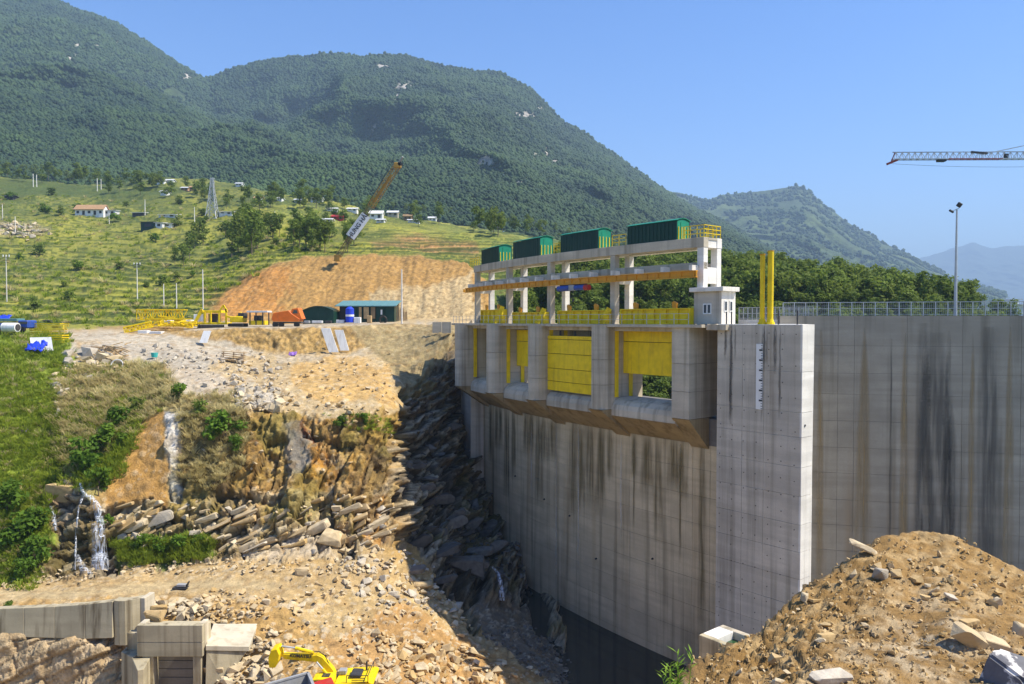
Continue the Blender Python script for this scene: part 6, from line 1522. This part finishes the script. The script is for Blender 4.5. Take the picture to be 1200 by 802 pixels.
for i in range(N_):
    a, b = 2*math.pi*i/N_, 2*math.pi*(i+1)/N_; mb.tube(q+Vector((.6*math.cos(a), 0, .6*math.sin(a))), q+Vector((.6*math.cos(b), 0, .6*math.sin(b))), .17, 6)
o = mb.build('big_tyre', M['rubber'], None); tag(o, 'large black tyre standing before the right end of the teal roofed shed', 'tyre')
# stockade right of shed
sd = empty('timber_stockade', P(470, 374, 139), 0, 'row of rough upright poles right of the teal roofed shed', 'fence')
for i in range(9): q = P(465+i*1.5, 376, 139); mb = MB(); mb.tube(q, q+Vector((random.uniform(-.1,.1),0,3.0-i*.2+random.uniform(-.3,.3))), .09, 5); mb.build('pole', M['wood_old'], sd)
# low concrete abutment wall left of the dam
aw = empty('abutment_wall', P(520, 385, 106), 0, 'low grey concrete wall at the left end of the dam deck', 'wall')
for i in range(2):
    mb = MB(); a = G(507+i*11, 387); b = G(517.6+i*11, 387); b.y = a.y = 114-i*3; a = P(507+i*11, 384, a.y); b = P(517.6+i*11, 384, b.y); mb.bar(a, b, .6, 1.6); mb.build('wall_panel', M['concrete'], aw)
# site clutter at the left end of the deck
q = D(UP[4]-.6, -1.2, ZD); wl = empty('welding_cart', q, 0, 'grey and blue welding cart at the left end of the deck', 'cart')
mb = MB(); mb.box(q+Vector((0,0,.75)), (1.5,1.0,.7)); mb.build('generator', M['grey'], wl, .05); mb = MB(); mb.box(q+Vector((1.0,.1,.8)), (.4,.8,.8)); mb.build('side_box', M['blue'], wl, .05)
for x in (-.5, .5): mb = MB(); mb.tube(q+Vector((x,-.55,.25)), q+Vector((x,-.4,.25)), .25, 10); mb.build('wheel', M['rubber'], wl)
o, a, b, zt = shed(624, 678, 363, 357.5, 165, 'green', 'teal_roof', 'green shed seen through the gantry above the closed gate', 6, False, 4)
# ------------------------------------------------------------------ boom crane with banner
d = 182.
bc = empty('boom_crane', P(397, 300, d), 0, 'tall rusty yellow lattice crane boom with white banner rising over the earth cut', 'crane')
b0c, b1c = P(397, 300, d), P(466, 194, d-4)
M['rust_yellow'] = m_paint('rust_yellow', (.48,.27,.05), .6, .3)
lattice(b0c, b0c.lerp(b1c, .55), .95, .95, 14, M['wood_old'], bc, r=.05); lattice(b0c.lerp(b1c, .55), b1c, 1.2, 1.2, 12, M['rust_yellow'], bc, r=.07)
u_ = (b1c-b0c).normalized()
mb = MB(); mb.bar(b0c.lerp(b1c, .60)+Vector((.1,0,0)), b0c.lerp(b1c, .9), .55, .3); mb.build('cable_tray', M['rust_yellow'], bc)
mb = MB(); mb.box(b1c, (1.6,1.2,1.2)); mb.build('boom_head', M['rust_yellow'], bc, .1)
for s_ in (-.5, .5): mb = MB(); mb.tube(b1c+Vector((.6,s_-.1,.3)), b1c+Vector((.6,s_+.1,.3)), .5, 12); mb.build('sheave', M['dark'], bc)
mb = MB(); mb.bar(b1c, P(472, 184, d-5), .5, .3); mb.build('jib_tip', M['grey'], bc)
mb = MB(); mb.tube(P(391,306,d), P(470,187,d-4)-Vector((1.6,0,0)), .05, 5); mb.tube(P(396,306,d), P(466,190,d-4)-Vector((1.2,0,0)), .05, 5); mb.build('stay_cable', M['dark'], bc)
c0 = P(413.5, 273.5, d-3.2); c1 = P(426, 256, d-3.4); ub = (c1-c0).normalized(); vb = Vector((0,-1,0)).cross(ub).normalized(); wb = 1.15; 
c1.y = c0.y; ub = (c1-c0).normalized(); vb = Vector((0,-1,0)).cross(ub).normalized(); e0 = c0-ub*1.1; e1 = c1+ub*1.0
mb = MB(); mb.add([e0-vb*wb, e1-vb*wb, e1+vb*wb, e0+vb*wb]+[v+Vector((0,.08,0)) for v in (e0-vb*wb, e1-vb*wb, e1+vb*wb, e0+vb*wb)], [(0,1,2,3),(4,7,6,5),(0,4,5,1),(1,5,6,2),(2,6,7,3),(3,7,4,0)]); bn = mb.build('banner', M['white'], bc)
ang = math.atan2(ub.z, ub.x); Lb = (e1-e0).length
text('HƯNG HẢI', (e0+e1)/2+Vector((0,-.06,0)), Lb/4.6, M['dark'], (math.pi/2, -ang, 0), bn, bold=.03, ext=.01)
# foot of the boom
mb = MB(); mb.box(b0c+Vector((-.3,0,-.5)), (1.4,1.4,1.6)); mb.build('boom_foot', M['rust_yellow'], bc, .1)
# ------------------------------------------------------------------ tower crane jib
d = 124.
j0 = P(1046, 187.5, d); j1 = P(1230, 184, d+0); 
tcx = empty('tower_crane', Vector((P(1290,186,d).x, d, -30)), 0, 'slender dark red lattice crane jib entering from the right against the sky', 'tower crane')
jz = j0.z; x0, x1 = j0.x, P(1300, 184, d).x
nb = 34; hh = 1.15; ww = .9
for nm, yy, zz_, m in (('chord',-ww/2,0,'red_brown'),('chord',ww/2,0,'red_brown'),('chord',0,hh,'grey')):
    for i in range(4):
        xa, xb = lerp(x0, x1, i/4), lerp(x0, x1, (i+1)/4); mb = MB(); mb.bar((xa, d+yy, jz+zz_+xa*.004-.2), (xb, d+yy, jz+zz_+xb*.004-.2), .13); mb.build(nm, M['galv' if (i+len(m)) % 2 else m], tcx)
for i in range(nb):
    xa, xb = lerp(x0, x1, i/nb), lerp(x0, x1, (i+1)/nb); xm = (xa+xb)/2; z = jz+xa*.004-.2; mb = MB()
    for yy in (-ww/2, ww/2): mb.bar((xa, d+yy, z), (xm, d, z+hh), .07); mb.bar((xm, d, z+hh), (xb, d+yy, z), .07)
    mb.bar((xa, d-ww/2, z), (xa, d+ww/2, z), .06); mb.build('brace', M['galv'], tcx)
mb = MB(); mb.bar((x0-.9, d, jz-.7), (x0+.8, d, jz), .35, .35); mb.bar((x0-.2,d,jz-.3),(x0+.35,d,jz+hh), .12); mb.build('jib_nose', M['red_brown'], tcx)
px_ = P(1138, 184, d); mb = MB(); mb.bar((px_.x, d, jz+hh+.1), P(1157, 180, d), .3, .3); mb.build('tie_bracket', M['dark'], tcx)
apx = Vector((P(1300,120,d).x, d, P(1300,150,d).z)); mb = MB(); mb.bar(P(1150,181.5,d), apx, .12); mb.build('tie_rod', M['galv'], tcx)
mb = MB(); q = P(1103,192,d); mb.box((q.x, d, jz-.1), (1.2,.9,.4)); mb.build('trolley', M['dark'], tcx)
mb = MB(); q = P(1179,186,d); mb.box((q.x, d, jz+.6), (.5,.5,.7)); mb.build('winch', M['dark'], tcx)
mb = MB(); prev = Vector((x0-.5, d, jz-.6))
for i in range(1, 13): t = i/12; c = Vector((lerp(x0-.5, x1, t), d, jz-.6-4*1.0*t*(1-t)*.55)); mb.tube(prev, c, .025, 4, None, False); prev = c
mb.build('hoist_cable', M['dark'], tcx)
lattice((x1+.5, d, -34), (x1+.5, d, jz+1), 1.8, 1.8, 26, M['red_brown'], tcx, r=.1, up=(0,1,0)); lattice((x1+.5, d, jz+1), apx+Vector((.5,0,0)), 1.0, 1.0, 4, M['red_brown'], tcx, r=.1, up=(0,1,0))
# ------------------------------------------------------------------ lamp post
q = P(1119.5, 366, 69.5); q.z = .2; lp = empty('lamp_post', q, 0, 'tall thin steel mast with two floodlights behind the crest railing', 'lamp post')
tpz = P(1121, 246, 69.5).z; mb = MB(); mb.tube(q, Vector((q.x, q.y, tpz*.35)), .16, 10, .12); mb.tube(Vector((q.x, q.y, tpz*.35)), Vector((q.x, q.y, tpz)), .12, 10, .07); mb.build('mast', M['galv'], lp)
mb = MB(); mb.bar((q.x-.45, q.y, tpz-.15), (q.x+.2, q.y, tpz+.15), .06); mb.build('cross_arm', M['galv'], lp)
Rm = Matrix.Rotation(.5, 3, 'Y') @ Matrix.Rotation(.4, 3, 'X')
mb = MB(); mb.box((q.x+.15, q.y-.1, tpz+.42), (.4,.22,.42), Rm); mb.build('floodlight', M['dark'], lp, .05)
mb = MB(); mb.box((q.x-.55, q.y-.1, tpz-.15), (.42,.25,.2), Rm); mb.build('floodlight', M['dark'], lp, .05)
# ------------------------------------------------------------------ pylon, poles
q = G(249, 257); s = q.y/900; H_ = 48*s; py_ = empty('pylon', q, 0, 'tall grey lattice power pylon on the hillside', 'pylon')
w0, w1 = 13*s, 2.2*s
def pyc(t, a, b): w = lerp(w0, w1, min(1, t*1.05)**.8)/2; return q+Vector((a*w, b*w, t*H_))
for a in (-1, 1):
    for b in (-1, 1):
        for i in range(6): mb = MB(); mb.bar(pyc(i/6, a, b), pyc((i+1)/6, a, b), .24); mb.build('leg_section', M['galv'], py_)
for i in range(7):
    t0, t1 = i/7, (i+1)/7; mb = MB()
    for (a, b), (c, e) in (((-1,-1),(1,-1)),((1,-1),(1,1)),((1,1),(-1,1)),((-1,1),(-1,-1))): mb.bar(pyc(t0,a,b), pyc(t1,c,e), .13); mb.bar(pyc(t0,c,e), pyc(t1,a,b), .13); mb.bar(pyc(t0,a,b), pyc(t0,c,e), .13)
    mb.build('brace', M['galv'], py_)
for t in (.78, .88, .97): mb = MB(); mb.bar(q+Vector((-3*s,0,t*H_)), q+Vector((3*s,0,t*H_)), .4); mb.build('cross_arm', M['galv'], py_)
poles = [(8,353,300,1,'concrete power pole with crossarm at the left edge of the hillside'),(161,352,309,1,'concrete power pole with crossarm in the middle of the terraces'),(238,362,316,0,'tall bare concrete pole above the yellow crane body'),(192,361,333,0,'first of two short bare poles above the lattice sections'),(207,361,332,0,'second of two short bare poles above the lattice sections'),
 (39,219,204,0,'left pole of the pair on the upper left ridge'),(43,219,205,0,'right pole of the pair on the upper left ridge'),(114,224,209,0,'left pole of the pair above the orange roofed farmhouse'),(118.5,222,210,0,'right pole of the pair above the orange roofed farmhouse'),(170,252,234,0,'bare pole right of the white farm shed'),(18,276,254,0,'pole beside the stone heap on the left hillside'),(228,262,243,0,'thin pole left of the pylon'),(3,258,240,0,'pole at the left edge above the stone heap'),(128,262,250,0,'thin pole below the farmhouse'),(322,256,248,0,'thin pole in the pale field right of the pylon'),(471,378,316,0,'thin pale pole before the earth cut right of the shed')]
for x, yb, yt, cr, lb in poles:
    q = G(x, yb); s = q.y/900; h = (yb-yt)*s; r = max(.13, min(.45, 1.0*s*.5)); o = empty('utility_pole', q-Vector((0,0,.2)), 0, lb, 'pole', 'poles on the hillside')
    mb = MB(); mb.tube(q-Vector((0,0,.2)), q+Vector((0,0,h)), r, 8, r*.7); mb.build('pole', M['concrete_pale_lit'], o)
    if cr:
        for k in (.0, .07): mb = MB(); mb.bar(q+Vector((-4*s,0,h*(.97-k))), q+Vector((4*s,0,h*(.97-k))), .15); mb.build('crossarm', M['dark'], o)
        for x_ in (-3.5, 0, 3.5): mb = MB(); mb.tube(q+Vector((x_*s,0,h*.97)), q+Vector((x_*s,0,h*1.02)), .12, 6); mb.build('insulator', M['white'], o)
# ------------------------------------------------------------------ houses on the hillside
def house(x0, x1, yb, yt, wall, roof, label, name='house', roofh=.4, lean=False, doors=2, dep=.6, cat='house'):
    q = G((x0+x1)/2, yb); s = q.y/900; w = (x1-x0)*s; h = (yb-yt)*s; wh = h*(1-roofh); dp_ = max(4, w*dep); z0 = q.z-1.5; o = empty(name, q, 0, label, cat, None)
    def B(xa, xb, ya, yb_, za, zb, nm, m, par=o): mb = MB(); mb.box((q.x+(xa+xb)/2, q.y+(ya+yb_)/2, (za+zb)/2), (xb-xa, yb_-ya, zb-za)); return mb.build(nm, M[m], par)
    B(-w/2, w/2, 0, dp_, z0, q.z+wh, 'wall', wall)
    if lean: prof = [(-.5, wh), (dp_+.3, wh+h*roofh), (dp_+.3, wh+h*roofh+.15), (-.5, wh+.15)]
    else: prof = [(-.8, wh-.1), (dp_/2, wh+h*roofh), (dp_+.8, wh-.1), (dp_+.8, wh+.12), (dp_/2, wh+h*roofh+.25), (-.8, wh+.12)]
    mb = MB(); mb.prism([(q.x-w/2-.5, q.y+y, q.z+z) for y, z in prof], (0,0,0), (w+1,0,0)); mb.build('roof', M[roof], o)
    if not lean:
        for sg in (-1, 1): mb = MB(); mb.prism([(q.x+sg*(w/2-.05), q.y+.2, q.z+wh), (q.x+sg*(w/2-.05), q.y+dp_-.2, q.z+wh), (q.x+sg*(w/2-.05), q.y+dp_/2, q.z+wh+h*roofh-.1)], (0,0,0), (.06*sg,0,0)); mb.build('gable', M[wall], o)
    n = doors
    for i in range(n):
        x = -w/2+w*(i+.5)/n; f = B(x-w/n*.22, x+w/n*.22, -.05, 0, q.z+(0 if i % 2 else wh*.3), q.z+wh*.8, 'door' if i % 2 else 'window', 'dark')
    return o
house(88,121,252,240,'white','roof_tile','long farmhouse with orange tiled roof and white panels on the hillside','farmhouse',.5,False,5,.35)
house(121,135,252,246,'tin','tin','white shed joined to the right of the orange roofed farmhouse','farm_shed',.15,True,2)
house(165,182,268,260,'green','dark','dark green container shed on the terrace','container_shed',.1,True,1)
house(182,190,267,260,'tin','tin','small grey hut right of the dark green container shed','hut',.2,True,1)
house(190,201,266,261,'white','tin','small white hut at the right end of the container shed','hut',.3,True,1)
house(155,168,252,248,'dark','tin','low open shed left of the bare pole','open_shed',.4,True,2)
house(186,206,254,250,'tin','tin','long low grey roof right of the bare pole','low_shed',.5,True,2)
house(257,272,251,247,'tin','tin','grey roofed shed beside the pylon foot','shed',.4,True,2)
house(5,15,233,229,'dark','dark','dark hut on the upper left hillside','hut',.3)
far_h = [(184,192,214,211,'white','tin','white roof farthest left at the mountain foot'),(194,202,213,210,'white','tin','white roof second from the left at the mountain foot'),(188,195,227,223,'white','tin','bright white cabin below the two leftmost white roofs'),
 (212,220,222,219,'roof_tile','tin','tan roofed hut among dark trees left of the pylon'),(222,230,222,218,'roof_tile','roof_tile','brown roofed hut near the pylon top'),(276,283,217,214,'tin','tin','small pale roof at the mountain foot right of the pylon'),(298,306,235,230,'white','roof_tile','white house with a tan roof at the top of the pale field'),(325,330,234,231,'white','white','tiny white hut on the pale field edge'),
 (364,377,235,231.5,'tin','tin','long pale roof in the trees left of the crane boom'),(383,394,246,243.5,'white','white','long white roof left of the red roof'),(407,418,246.5,243.5,'white','white','long white roof right above the red roof'),(389,402,256.5,252,'red','red','low house with red roof left of the crane boom'),(375,388,259,256,'white','tin','pale roofed barn left of the red roof'),
 (433,448,255,247,'white','white','white two storey house just right of the crane boom'),(441,450,259.5,256.5,'tin','tin','small pale roof below the white two storey house'),(454,466,252,247,'concrete','tin','grey house right of the white two storey house'),(473,482,257,251,'wood_old','wood_old','dark brown hut in the fields'),(478,491,259.5,257,'tin','tin','pale long roof right of the brown hut'),
 (502,511,258,254,'white','tin','white gabled cottage in the fields'),(581,585,264,259,'white','white','small white tower house above the far green field'),(345,352,236,233,'tin','tin','small pale roof left of the long pale roof'),(238,246,224,221,'tin','tin','pale roof left of the pylon head')]
for x0, x1, yb, yt, w_, r__, lb in far_h: house(x0, x1, yb+.5, yt, w_, r__, lb, 'house', .45, False, 2)
# far village at the right
house_pts = [(1178,368,8,12),(1186,367,7,15),(1194,368,9,10)]
for i, (x, y, w, h) in enumerate(house_pts):
    q = P(x, y, 420); s = 420/900; mb = MB(); mb.box((q.x, 420, q.z+h*s/2), (w*s, 6, h*s)); o = mb.build('wall', M['white'], empty('town_house', q, 0, ['leftmost small pale town house beyond the railing','middle and tallest small town house beyond the railing','rightmost small pale town house beyond the railing'][i], 'house'))
    mb = MB(); mb.box((q.x, 419, q.z+h*s+.3), (w*s+1, 9, .6)); mb.build('roof', M['tin'], o.parent)
